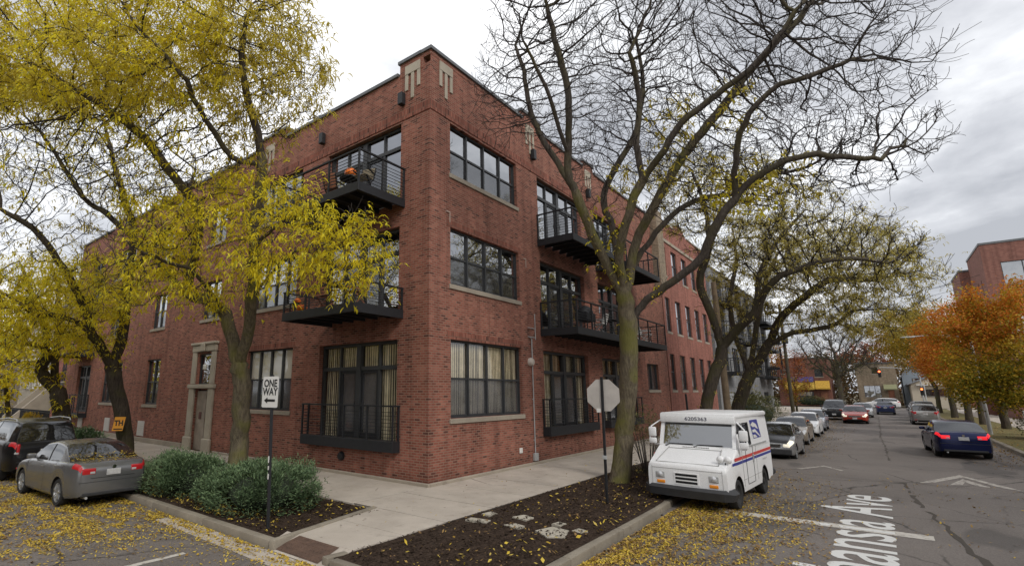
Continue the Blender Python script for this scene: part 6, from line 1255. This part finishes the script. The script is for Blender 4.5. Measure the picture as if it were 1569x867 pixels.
# ---------------------------------------------------------------- the mail truck
def mail_truck():
    t = thing('mail_truck', (0, 0, 0), 'white boxy mail truck with red and blue stripes parked at the kerb', 'mail truck'); wm = MT['van_white']
    HB = .95
    top = [(2.2, .93), (2.16, 1.0), (2.05, 1.04), (1.6, 1.20), (1.32, 1.33), (1.25, 1.36), (-2.2, 1.36)]
    arches = [(1.38, .41), (-1.28, .41)]; hubz = .335
    def wd(x): return HB*(1-.055*max(0, (x-1.45)/.75)**1.5)
    def zl(x):
        z = .34 if x > -1.9 else .38
        for xw, r in arches:
            d = abs(x-xw)
            if d < r: z = max(z, hubz+math.sqrt(r*r-d*d)*1.02)
        return z
    tz = [0, .12, .35, .6, .82, .94, 1, 1, 1]; ty = [.985, 1, 1, 1, .995, .985, .955, .5, 0]
    def surf(x, k, s, off=0):
        a, b = zl(x), pchip(top, x); y = wd(x)*(ty[k] if x > 1.2 else min(1, ty[k]+.0) if k < 4 else (1 if k < 7 else ty[k])); return (x, s*(y+off), a+(b-a)*tz[k]+(.02 if k == 8 and x > 1.25 else .012 if k == 7 and x > 1.25 else 0))
    xs = sorted(set(np.linspace(-2.2, 2.2, 36).tolist()+[xw+r*math.cos(q) for xw, r in arches for q in np.linspace(0, math.pi, 17)]+[1.25, 1.2499, 2.16, 2.18]))
    m = MB()
    for s in (1, -1):
        for a, b in zip(xs, xs[1:]):
            for k in range(8):
                if k >= 6 and b < 1.25: continue
                m.quad(surf(a, k, s), surf(b, k, s), surf(b, k+1, s), surf(a, k+1, s))
    for x in (2.2, -2.2): m.poly([surf(x, k, 1) for k in range(9)]+[surf(x, k, -1) for k in range(7, -1, -1)])
    # upper cabin sides with real openings
    yt = .90; zb, zr = 1.36, 2.06
    def side(x, z, s, o=0): return (x, s*(HB-(z-zb)/(zr-zb)*(HB-yt)+o), z)
    holes = [(.62, .98, 1.40, 1.93), (-.05, .52, 1.40, 1.93)]
    xg = sorted({-2.2, 1.0, *[h[0] for h in holes], *[h[1] for h in holes]}); zg = [zb, 1.40, 1.93, zr]
    for s in (1, -1):
        for a, b in zip(xg, xg[1:]):
            for c, e in zip(zg, zg[1:]):
                if any(h[0] < (a+b)/2 < h[1] and h[2] < (c+e)/2 < h[3] for h in holes): continue
                m.quad(side(a, c, s), side(b, c, s), side(b, e, s), side(a, e, s))
        m.quad(side(1.0, zb, s), side(1.06, zb, s), side(.94, zr, s), side(.93, zr, s))
    m.quad(side(-2.2, zb, 1), side(-2.2, zb, -1), side(-2.2, zr, -1), side(-2.2, zr, 1))
    m.box(-2.1, 2.0, -.62, .62, .28, .9, 1); 
    for xw, r in arches:
        for s in (1, -1):
            pts = [(xw+r*math.cos(q), hubz+r*math.sin(q)*1.02) for q in np.linspace(-.1, math.pi+.1, 14)]
            for p, q in zip(pts, pts[1:]): m.quad((p[0], s*.93, p[1]), (q[0], s*.93, q[1]), (q[0], s*.6, q[1]), (p[0], s*.6, p[1]), 1)
    body = m.build('body', [wm, 'cargap'], t, smooth=35)
    # roof slab with front visor panel
    k = MB(); k.box(-2.26, 1.10, -.925, .925, 2.05, 2.18, bev=.05); k.box(.93, 1.115, -.91, .91, 1.93, 2.12, bev=.02); roof = k.build('roof', wm, t, smooth=40)
    v, f = text_mesh('6205363', .125, bold=.003, sx=1.25); k = MB(); k.faces([(1.118, p[0], 2.03+p[1]) for p in v], f); k.build('fleet_number', simple('fleet_number_ink', (.10, .10, .13), .6), roof)
    # windscreen, pillars
    A = lambda y, u: (1.23-.23*u, y*(1-.03*u), 1.365+(1.94-1.365)*u)
    k = MB(); k.quad(A(-.83, 0), A(.83, 0), A(.83, 1), A(-.83, 1)); k.build('windscreen', 'vanglass', t)
    k = MB()
    for s in (1, -1): k.bar(A(s*.875, -.03), A(s*.885, 1.02), .085, .07); k.quad((1.25, s*.93, 1.36), (1.06, s*.95, 1.36), (.99, s*.925, 1.70), (1.10, s*.90, 1.70))
    k.bar(A(-.86, -.02), A(.86, -.02), .05, .05); k.build('pillar', wm, t)
    for s in (1, -1):
        for i, h in enumerate(holes):
            k = MB(); k.quad(side(h[0], h[2], s, -.02), side(h[1], h[2], s, -.02), side(h[1], h[3], s, -.02), side(h[0], h[3], s, -.02)); k.build('side_window', 'carglass', t)
            k = MB()
            for a, b in (((h[0], h[2]), (h[1], h[2])), ((h[1], h[2]), (h[1], h[3])), ((h[1], h[3]), (h[0], h[3])), ((h[0], h[3]), (h[0], h[2]))): k.bar(side(a[0], a[1], s, -.005), side(b[0], b[1], s, -.005), .03, .03)
            k.build('window_seal', 'bumper', t)
        # sliding door panel
        k = MB()
        for a, b in (((-.12, .48), (-.12, 1.36)), ((.60, .48), (.60, 1.36)), ((-.12, .48), (.60, .48))): k.bar((a[0], s*.953, a[1]), (b[0], s*.953, b[1]), .012, .012)
        dr = k.build('door_seam', 'bumper', t); k = MB(); k.box(-.09, -.05, s*.95, s*.985, .95, 1.15, bev=.01); k.box(-1.7, .6, s*.95, s*.972, 1.345, 1.375); k.build('handle', 'galv', dr)
        # stripes: red over blue, stepping
        def stripe(x0, x1, z0, z1, dz, mt, nm):
            k = MB(); n = 10
            for i in range(n):
                a, b = x0+(x1-x0)*i/n, x0+(x1-x0)*(i+1)/n; k.quad((a, s*(wd(a)+.004), z0), (b, s*(wd(b)+.004), z0), (b, s*(wd(b)+.004), z1), (a, s*(wd(a)+.004), z1))
            k.build(nm, mt, t, fix=False)
        stripe(-2.19, 1.62, 1.10, 1.175, 0, 'bluered', 'red_stripe'); stripe(-2.19, 1.80, 1.01, 1.075, 0, 'blue', 'blue_stripe')
        # emblem panel: white bird head speeding across a blue parallelogram
        X = lambda u, z: side(-.42-u, z, s, .006); k = MB(); k.poly([X(0, 1.50), X(.86, 1.50), X(.72, 1.98), X(-.14, 1.98)][::1]); em = k.build('emblem_panel', 'blue', t)
        X2 = lambda u, z: side(-.42-u, z, s, .011); k = MB()
        k.poly([X2(-.10, 1.86), X2(.18, 1.93), X2(.50, 1.86), X2(.66, 1.72), X2(.48, 1.75), X2(.30, 1.80), X2(.12, 1.79)]); k.poly([X2(-.02, 1.72), X2(.30, 1.74), X2(.80, 1.52), X2(.70, 1.52), X2(.28, 1.66), X2(0, 1.66)]); k.poly([X2(.0, 1.60), X2(.22, 1.60), X2(.44, 1.52), X2(.02, 1.52)])
        k.build('emblem', 'signwhite', em, fix=False)
        v, f = text_mesh('www.usps.com', .085); k = MB(); k.faces([(-1.35-s*p[0]*(-1 if s < 0 else 1)*(1 if s > 0 else 1), s*.957, .93+p[1]) for p in v], f); k.build('web_lettering', simple('grey_lettering', (.28, .28, .3), .6), t)
        # mirrors on tubular loops
        k = MB(); k.tube([(1.02, s*.93, 1.98), (1.22, s*1.12, 1.82), (1.24, s*1.18, 1.45), (1.15, s*1.1, 1.34), (1.18, s*.95, 1.36)], .018, 8); arm = k.build('mirror_arm', wm, t, smooth=50)
        k = MB(); k.box(1.18, 1.27, s*1.0, s*1.19, 1.55, 1.80, bev=.03); k.box(1.18, 1.27, s*1.0, s*1.19, 1.37, 1.52, bev=.03); k.build('mirror', wm, arm, smooth=40)
        # lamps
        k = MB(); k.box(2.17, 2.214, s*.50, s*.72, .655, .81, bev=.03); lo = k.build('headlight_surround', 'galv', t)
        k = MB(); k.lathe([(.001, .025), (.05, .022), (.072, .004)], (2.212, s*.61, .733), 'x', 18); k.build('headlight', 'lampglass', lo, smooth=50)
        k = MB(); k.box(2.17, 2.216, s*.50, s*.70, .535, .615, bev=.02); k.build('indicator', 'amber', t)
        # wheels
        for xw in (1.38, -1.28):
            k = MB(); y1, y0 = s*.915, s*.70; r = hubz; k.lathe([(r*.55, y0), (r*.93, y0), (r, y0+s*.03), (r, y1-s*.03), (r*.93, y1), (r*.66, y1-s*.01), (r*.6, y1-s*.04)], (xw, 0, r), 'y', 26); wo = k.build('wheel', 'rubber', t, smooth=50)
            k = MB(); k.lathe([(r*.62, y1-s*.03), (r*.5, y1-s*.07), (r*.3, y1-s*.05), (r*.2, y1-s*.01), (.001, y1-s*.01)], (xw, 0, r), 'y', 20); k.build('rim', 'rubber', wo, smooth=40)
    # flank indicator low on the front fender, convex mirrors on the nose
    k = MB(); k.lathe([(.001, .03), (.04, .02), (.045, 0)], (1.92, .885, .9), 'y', 12); k.build('side_indicator', 'amber', t, smooth=50)
    k = MB(); k.tube([(2.0, .86, .84), (1.98, .83, 1.15)], .013, 8); k.tube([(1.98, .83, 1.15), (2.02, .70, 1.16)], .011, 8); st = k.build('mirror_stalk', 'black', t)
    for y in (.74, .90):
        k = MB(); k.lathe([(.001, .07), (.05, .06), (.082, .03), (.088, 0), (.06, -.02), (.001, -.03)], (1.99, y, 1.17), 'x', 18); k.build('convex_mirror', wm, st, smooth=50)
    # grille
    k = MB(); k.box(2.17, 2.208, -.30, .30, .53, .83, bev=.02); gr = k.build('grille_surround', wm, t)
    for i in range(3): k = MB(); k.box(2.2, 2.213, -.25, .25, .575+i*.083, .63+i*.083, bev=.008); k.build('grille_slot', 'cargap', gr)
    k = MB(); k.tube([(1.85, -.96, .40), (2.12, -.95, .40), (2.28, -.82, .40), (2.33, 0, .40), (2.28, .82, .40), (2.12, .95, .40), (1.85, .96, .40)], .085, 4); k.v = [(x, y, .27+(z-.315)*1.55) for x, y, z in k.v]
    k.build('front_bumper', 'bumper', t, smooth=30)
    k = MB(); k.box(-2.42, -2.2, -.98, .98, .40, .56, bev=.05); k.build('rear_bumper', 'bumper', t, smooth=30)
    k = MB(); k.box(-2.3, -2.25, -.9, .9, 2.0, 2.16, bev=.02); k.build('rear_visor', 'black', t)
    k = MB()       # panel seams and rivet lines
    for s in (1, -1):
        k.bar((2.203, s*.80, .36), (2.203, s*.80, .93), .008, .008); k.bar((1.0, s*.953, .62), (-.86, s*.953, .62), .008, .008); k.bar((-.45, s*.953, .48), (-.45, s*.953, 1.35), .008, .008); k.bar((.95, s*.955, .46), (.95, s*.955, 1.34), .008, .008)
        for i in range(20): k.lathe([(.001, .004), (.007, .003), (.009, 0)], (-2.1+i*.085, s*.953, 1.31), 'y', 6)
    k.bar((2.204, -.8, .90), (2.204, .8, .90), .007, .007); k.build('panel_seam', 'seam', t)
    # bonnet shut lines, vents, wipers
    k = MB(); 
    for a, b in (((2.12, -.72, 1.035), (1.38, -.62, 1.335)), ((2.12, .72, 1.035), (1.38, .62, 1.335)), ((2.12, -.72, 1.035), (2.12, .72, 1.035)), ((1.42, -.62, 1.31), (1.42, .62, 1.31))): k.bar(a, b, .010, .010)
    for i in range(16): k.box(1.33, 1.36, -.30+i*.04, -.275+i*.04, 1.335, 1.352)
    k.build('bonnet_seam', simple('seam_grey', (.30, .30, .29), .7), t)
    k = MB()
    for y in (-.45, .25): k.tube([(1.30, y-.28, 1.35), (1.26, y-.2, 1.40), (1.235, y+.36, 1.405)], .012, 6); k.lathe([(.03, 0), (.02, .03), (.001, .03)], (1.30, y-.28, 1.34), 'z', 8)
    k.build('wiper', 'black', t)
    k = MB(); k.box(.2, .35, -.6, -.2, .9, 1.75, bev=.06); k.box(-.3, -.25, -.9, .9, .5, 2.0); k.box(.9, 1.15, -.85, .85, 1.1, 1.3, bev=.05); k.tube([(.85+.0, -.4+.2*math.cos(q), 1.3+.2*math.sin(q)) for q in np.linspace(0, 2*math.pi, 16)], .015, 6); k.build('cab_interior', simple('cab_grey', (.06, .06, .06), .9), t)
    return t
place(mail_truck(), 4.52, -5.95, 177, .965)
# ================================================================ STREET FURNITURE
def sign_post(name, loc, h, lean=(0, 0), w=.055, label='', cat='sign', mat='black', group=None):
    t = thing(name, loc, label, cat, group); b = Vector(loc); m = MB(); m.bar(b, b+Vector((lean[0], lean[1], h)), w, w*.55); m.build('post', mat, t); return t
# ONE WAY sign
t = sign_post('one_way_sign', (-5.0, -.42, -.03), 2.84, (0, .17), label='white ONE WAY arrow sign on a dark post in the corner bed', cat='street sign')
nrm = Vector((-.997, -.07, 0)); side_ = Vector((.07, -.997, 0)); cpt = Vector((-5.0, -.25, 2.48))+nrm*.035
def SP(u, v, o=0): return cpt+side_*u+Vector((0, 0, v))+nrm*o
def plate(m, w, h, o0, o1, mi=0, r=.03):
    pts = []
    for cx, cy, a0 in ((w-r, h-r, 0), (-w+r, h-r, 90), (-w+r, -h+r, 180), (w-r, -h+r, 270)):
        for a in (0, 30, 60, 90): pts.append((cx+r*math.cos(R(a0+a)), cy+r*math.sin(R(a0+a))))
    n = len(pts); v = [SP(x, y, o0) for x, y in pts]+[SP(x, y, o1) for x, y in pts]
    m.faces(v, [tuple(range(n)), tuple(range(2*n-1, n-1, -1))]+[(i, (i+1) % n, n+(i+1) % n, n+i) for i in range(n)], mi)
m = MB(); plate(m, .25, .30, -.004, 0); pl = m.build('sign_plate', 'signwhite', t)
m = MB()
for tx, z in (('ONE', .16), ('WAY', .0)):
    v, f = text_mesh(tx, .20, bold=.006, sx=1.0); m.faces([SP(p[0], z+p[1], .003) for p in v], f)
m.poly([SP(x, y-.165, .003) for x, y in ((-.18, 0), (-.07, .06), (-.07, .024), (.17, .024), (.17, -.024), (-.07, -.024), (-.07, -.06))]); m.build('lettering', 'ink', pl, fix=False)
m = MB()
for z, h in ((.85, .1), (1.02, .07), (1.15, .12)): m.box(-5.032, -5.026, -.43+.06*z, -.395+.06*z, z, z+h)
m.build('sticker', 'signwhite', t)
# stop sign, back towards us
sb = Vector((1.18, -4.42, -.03)); t = sign_post('stop_sign', tuple(sb), 2.86, (.06, -.02), .06, 'back of an octagonal stop sign on a leaning dark post beside the big trunk', 'stop sign')
c = Vector((1.28, -4.44, 2.40)); nv = Vector((.93, .36, 0)).normalized(); sv = Vector((nv.y, -nv.x, 0)); m = MB(); rr = .40
pts = [(rr*math.cos(R(22.5+45*i)), rr*math.sin(R(22.5+45*i))) for i in range(8)]
v = [c+sv*x+Vector((0, 0, y)) for x, y in pts]+[c+sv*x+Vector((0, 0, y))+nv*.006 for x, y in pts]
m.faces(v, [tuple(range(8)), tuple(range(15, 7, -1))]+[(i, (i+1) % 8, 8+(i+1) % 8, 8+i) for i in range(8)]); m.build('sign_plate', 'signback', t)
m = MB(); q = c-sv*.12-nv*.006; m.box(q.x-.015, q.x+.015, q.y-.05, q.y+.05, q.z-.40, q.z-.31); m.build('sticker', 'signwhite', t)
m = MB(); m.box(1.16, 1.24, -4.46, -4.38, .95, 1.03); m.build('post_joint', 'galv', t)
# orange notice tied to the second trunk
pc = at(182, 649, depth((-3.4, 11.55, 1.2))-.30); nrm = Vector((-.55, -.83, 0)).normalized(); side_ = Vector((.83, -.55, 0)).normalized(); cpt = pc
m = MB(); W_, H_ = .17, .24
v = [SP(a*W_+.03*b, b*H_, o) for o in (0, -.012) for a, b in ((-1, -1), (1, -1), (1, 1), (-1, 1))]; m.faces(v, [(0,1,2,3),(7,6,5,4),(0,4,5,1),(1,5,6,2),(2,6,7,3),(3,7,4,0)])
t = m.build('paper_notice', 'signyellow'); tag(t, 'orange notice lettered TH fixed on a tree trunk', 'notice')
v, f = text_mesh('TH', .25, bold=.011, sx=.85); k = MB(); k.faces([SP(p[0]+.0, p[1]+.02, .004) for p in v], f); k.poly([SP(-.15, -.20, .004), SP(.13, -.20, .004), SP(.13, -.16, .004), SP(-.15, -.16, .004)]); k.build('lettering', 'ink', t, fix=False)
# utility poles, wires, street lamp, signals
pb = at_y(1116, 632, -3.9); t = thing('utility_pole', (pb.x, pb.y, 0), 'weathered timber pole standing between the two dark locust trunks', 'utility pole'); m = MB(); m.tube([(pb.x, pb.y, -.1), (pb.x-.1, pb.y, 4), (pb.x-.2, pb.y, 7.8)], [.17, .15, .12], 10); m.build('pole', 'pole', t, smooth=50)
up = Vector((44.0, -3.6, 0)); t = thing('utility_pole', tuple(up), 'dark utility pole with crossarm and transformer at the grey apartments', 'utility pole'); tp = at(1189, 495, depth(up+Vector((0, 0, 8)))); up_top = Vector((up.x, up.y, 10.2))
m = MB(); m.tube([up, up_top], [.16, .11], 10); m.build('pole', 'bark2', t, smooth=50); m = MB(); m.box(up.x-.06, up.x+.06, up.y-1.2, up.y+1.2, 9.4, 9.55); m.box(up.x-.06, up.x+.06, up.y-.9, up.y+.9, 8.3, 8.42); m.build('crossarm', 'black', t); m = MB(); m.lathe([(.001, 6.6), (.24, 6.62), (.26, 6.7), (.26, 7.5), (.22, 7.58), (.001, 7.6)], (up.x-.35, up.y-.1, 0), 'z', 14); m.build('transformer', 'black', t, smooth=40)
def cable(a, b, sag, label, r=.018):
    a = Vector(a); b = Vector(b); m = MB(); m.tube([a.lerp(b, i/14)-Vector((0, 0, sag*4*(i/14)*(1-i/14))) for i in range(15)], r, 5); tag(m.build('overhead_cable', 'wire', smooth=60), label, 'cable', 'overhead cables across the street')
cable((44, -4.6, 9.5), (70, -19.2, 8.8), .5, 'upper overhead cable over the street near the grey pole'); cable((44, -4.3, 8.42), (70, -18.8, 8.2), .5, 'lower overhead cable over the street near the grey pole'); 
cable((80, -2, 8.0), (80, -17.8, 8.4), .3, 'far thin overhead cable in front of the tan house roof', .02); cable((62, .2, 11.0), (64, -19.05, 14.2), .6, 'high overhead cable meeting the modern brick block', .016); cable((62, .2, 10.6), (66, -19.05, 13.6), .6, 'second high overhead cable below the one meeting the brick block', .016)
lp = Vector((34.5, -14.35, -.05)); t = thing('street_lamp', tuple(lp), 'slim leaning street lamp with a long curved arm over the road', 'street lamp'); h = at_x(1382, 517, 34.5)
m = MB(); m.tube([lp, lp+Vector((0, .02, 3)), (lp.x, lp.y+.05, h.z-.3)], [.10, .08, .06], 10); m.build('pole', 'galv', t, smooth=50)
m = MB(); m.tube([(lp.x, lp.y+.05, h.z-.32), (lp.x, lp.y+.7, h.z-.06), (lp.x, lp.y+1.6, h.z+.05), (lp.x, h.y-.5, h.z+.03)], .032, 8); m.build('arm', 'galv', t, smooth=60)
m = MB(); m.lathe([(.001, -.36), (.07, -.32), (.11, 0), (.09, .3), (.03, .38)], (lp.x, h.y-.3, h.z), 'y', 12); m.v = [(x, y, h.z+(z-h.z)*.55) for x, y, z in m.v]; m.build('lamp_head', 'galv', t, smooth=60)
def signal(px, py, X, label, lit, arm=None):
    p = at_x(px, py, X); base = Vector((X, arm or p.y-.3, -.1)); t = thing('traffic_signal', tuple(base), label, 'traffic signal'); m = MB(); m.tube([base, (X, base.y, p.z+.5)], .09, 8)
    if arm: m.tube([(X, base.y, p.z+.35), (X, p.y-.1, p.z+.6)], .06, 8)
    m.build('mast', 'galv', t, smooth=60); m = MB(); m.box(X-.18, X+.12, p.y-.19, p.y+.19, p.z-.85, p.z+.3, bev=.03); hd = m.build('signal_head', 'ink', t)
    for i, mt in enumerate((lit, 'cargap', 'cargap')):
        k = MB(); k.lathe([(.001, -.03), (.12, -.02), (.14, 0)], (X-.19, p.y, p.z-i*.36), 'x', 14); k.build('signal_lens', MT[mt] if isinstance(mt, str) else mt, hd, smooth=50)
signal(1347, 569, 91.5, 'traffic signal showing red, hung on a mast arm over the junction', emit('red_signal', (1, .13, .04), 3.0), -14.4)
signal(1412, 596, 90.5, 'post mounted traffic signal showing red beside the cream cottage', emit('red_signal_low', (1, .2, .05), 2.2))
pb = at_y(1056, 635, -4.3); t = sign_post('sign_post', (pb.x, pb.y, -.05), 2.45, (-.12, .02), .06, 'thin dark bare sign post leaning behind the mail truck roof', 'post')
pb = at_y(1024, 632, -3.3); t = sign_post('sign_post', (pb.x, pb.y, -.05), 2.0, (0, 0), .05, 'short thin rusty post against the brick near the bare shrub', 'post', 'wood')
# ================================================================ BALCONY FURNITURE
def pumpkin(c, r, label, squash=.8):
    t = thing('pumpkin', (c[0], c[1], c[2]), label, 'pumpkin', 'pumpkins on the balconies'); m = MB(); m.lathe([(max(.001, r*math.sin(math.pi*i/10)*(1-.0)), c[2]*0+r*squash*(1-math.cos(math.pi*i/10))) for i in range(11)], (0, 0, 0), 'z', 30, squash=lambda a: 1-.07*abs(math.sin(4*a))); m.v = [(x+c[0], y+c[1], z+c[2]) for x, y, z in m.v]; m.build('rind', 'orange', t, smooth=60)
    m = MB(); m.tube([(c[0], c[1], c[2]+r*squash*1.9), (c[0]+.02, c[1], c[2]+r*squash*2+.07)], [.03, .02], 6); m.build('stalk', 'stem', t)
def folding_chair(c, deg, label, frame, cloth, slat=True, h=.86):
    t = thing('balcony_chair', c, label, 'chair', 'chairs on the balconies'); M = Matrix.Translation(c) @ Matrix.Rotation(R(deg), 4, 'Z'); tr = lambda p: M @ Vector(p)
    for s in (-1, 1):
        m = MB(); m.bar(tr((-.25, s*.22, 0)), tr((.22, s*.22, .44)), .03); m.build('leg', frame, t); m = MB(); m.bar(tr((.25, s*.22, 0)), tr((-.2, s*.22, .44)), .03); m.build('leg', frame, t)
        m = MB(); m.bar(tr((-.2, s*.225, .42)), tr((-.34, s*.225, h)), .03); m.build('back_post', frame, t)
        m = MB(); m.bar(tr((-.24, s*.25, .62)), tr((.2, s*.25, .64)), .035); m.build('armrest', frame, t)
    m = MB()
    for i in range(6): m.bar(tr((-.2+i*.085, -.22, .45)), tr((-.2+i*.085, .22, .45)), .065, .018)
    m.build('seat', cloth, t); m = MB()
    for i in range(5): m.bar(tr((-.225-i*.028, -.22, .50+i*.085)), tr((-.225-i*.028, .22, .50+i*.085)), .02, .065)
    m.build('backrest', cloth, t)
def round_table(c, r, h, label, mat='black', top='black'):
    t = thing('balcony_table', c, label, 'table', 'tables on the balconies'); m = MB(); m.lathe([(.001, h), (r, h), (r, h-.03), (.001, h-.03)], c[:2]+(c[2],), 'z', 20); m.build('tabletop', top, t)
    for i in range(3): a = i*2.1; m = MB(); m.bar((c[0]+r*.8*math.cos(a), c[1]+r*.8*math.sin(a), c[2]), (c[0]+r*.2*math.cos(a), c[1]+r*.2*math.sin(a), c[2]+h-.03), .025); m.build('leg', mat, t)
z3, z2 = 8.315, 4.855
pumpkin((-1.1, 2.35, z3+.72), .2, 'round pumpkin on the table of the topmost corner balcony'); round_table((-1.1, 2.35, z3), .34, .70, 'small round table holding a pumpkin on the topmost corner balcony')
folding_chair((-1.25, 1.55, z3), 200, 'metal sling chair on the topmost corner balcony, nearest the corner', 'black', 'canvas'); folding_chair((-1.2, 3.0, z3), 20, 'wooden backed chair on the topmost corner balcony behind the pumpkin', 'black', 'wood')
folding_chair((-1.2, 1.75, z2), 170, 'reddish wooden chair on the middle corner balcony, nearest the corner', 'wood', 'wood'); folding_chair((-1.3, 3.0, z2), 10, 'reddish wooden chair on the middle corner balcony, farther from the corner', 'wood', 'wood'); round_table((-1.2, 2.4, z2), .32, .72, 'dark round table between the reddish chairs on the middle corner balcony')
pumpkin((-1.68, 3.72, z2+.01), .17, 'wide orange pumpkin at the rail of the middle corner balcony', .7); pumpkin((-1.62, 4.05, z2+.30), .11, 'smaller orange gourd above the wide pumpkin on the middle corner balcony'); 
t = thing('plant_stand', (-1.62, 4.05, z2), 'low dark stand under the small gourd on the middle corner balcony', 'stand'); m = MB(); m.box(-1.8, -1.45, 3.9, 4.2, z2+.26, z2+.295); m.build('top', 'black', t)
for a, b in ((-1.78, 3.92), (-1.78, 4.18), (-1.47, 3.92), (-1.47, 4.18)): m = MB(); m.box(a-.015, a+.015, b-.015, b+.015, z2, z2+.26); m.build('leg', 'black', t)
zr2 = 4.775
t = thing('barbecue_grill', (8.6, -.8, zr2), 'black covered barbecue on the long street balcony by the glass doors', 'barbecue'); m = MB(); m.box(8.2, 9.0, -1.1, -.55, zr2+.45, zr2+.8, bev=.04); m.build('firebox', 'black', t); m = MB(); m.lathe([(.30*math.cos(a)+.001, .30*math.sin(a)) for a in np.linspace(0, math.pi/2, 6)], (8.6, -.82, zr2+.8), 'z', 18); m.v = [(8.6+(x-8.6)*1.3, y, z) for x, y, z in m.v]; m.build('lid', 'black', t, smooth=50)
for a in (8.25, 8.95):
    for b in (-1.05, -.6): m = MB(); m.bar((a, b, zr2), (a, b, zr2+.45), .035); m.build('leg', 'black', t)
folding_chair((9.75, -.9, zr2), 90, 'pale metal chair behind the rail of the long street balcony, nearer the pier', 'galv', 'signwhite'); round_table((10.9, -.9, zr2), .42, .74, 'dark round table on the long street balcony before the brick pier')
folding_chair((14.9, -1.05, zr2), -90, 'white plastic chair at the far right end of the long street balcony', 'white', 'white'); folding_chair((13.6, -1.0, zr2), -60, 'white plastic chair left of the one at the balcony end', 'white', 'white')
# pumpkins on the stone stoop
pumpkin((.1+1.5, 42.4, 3.0), .24, 'round pumpkin on top of the stone stoop wall'); pumpkin((1.9, 42.42, 3.0), .2, 'smaller pumpkin against the door end of the stone stoop wall')
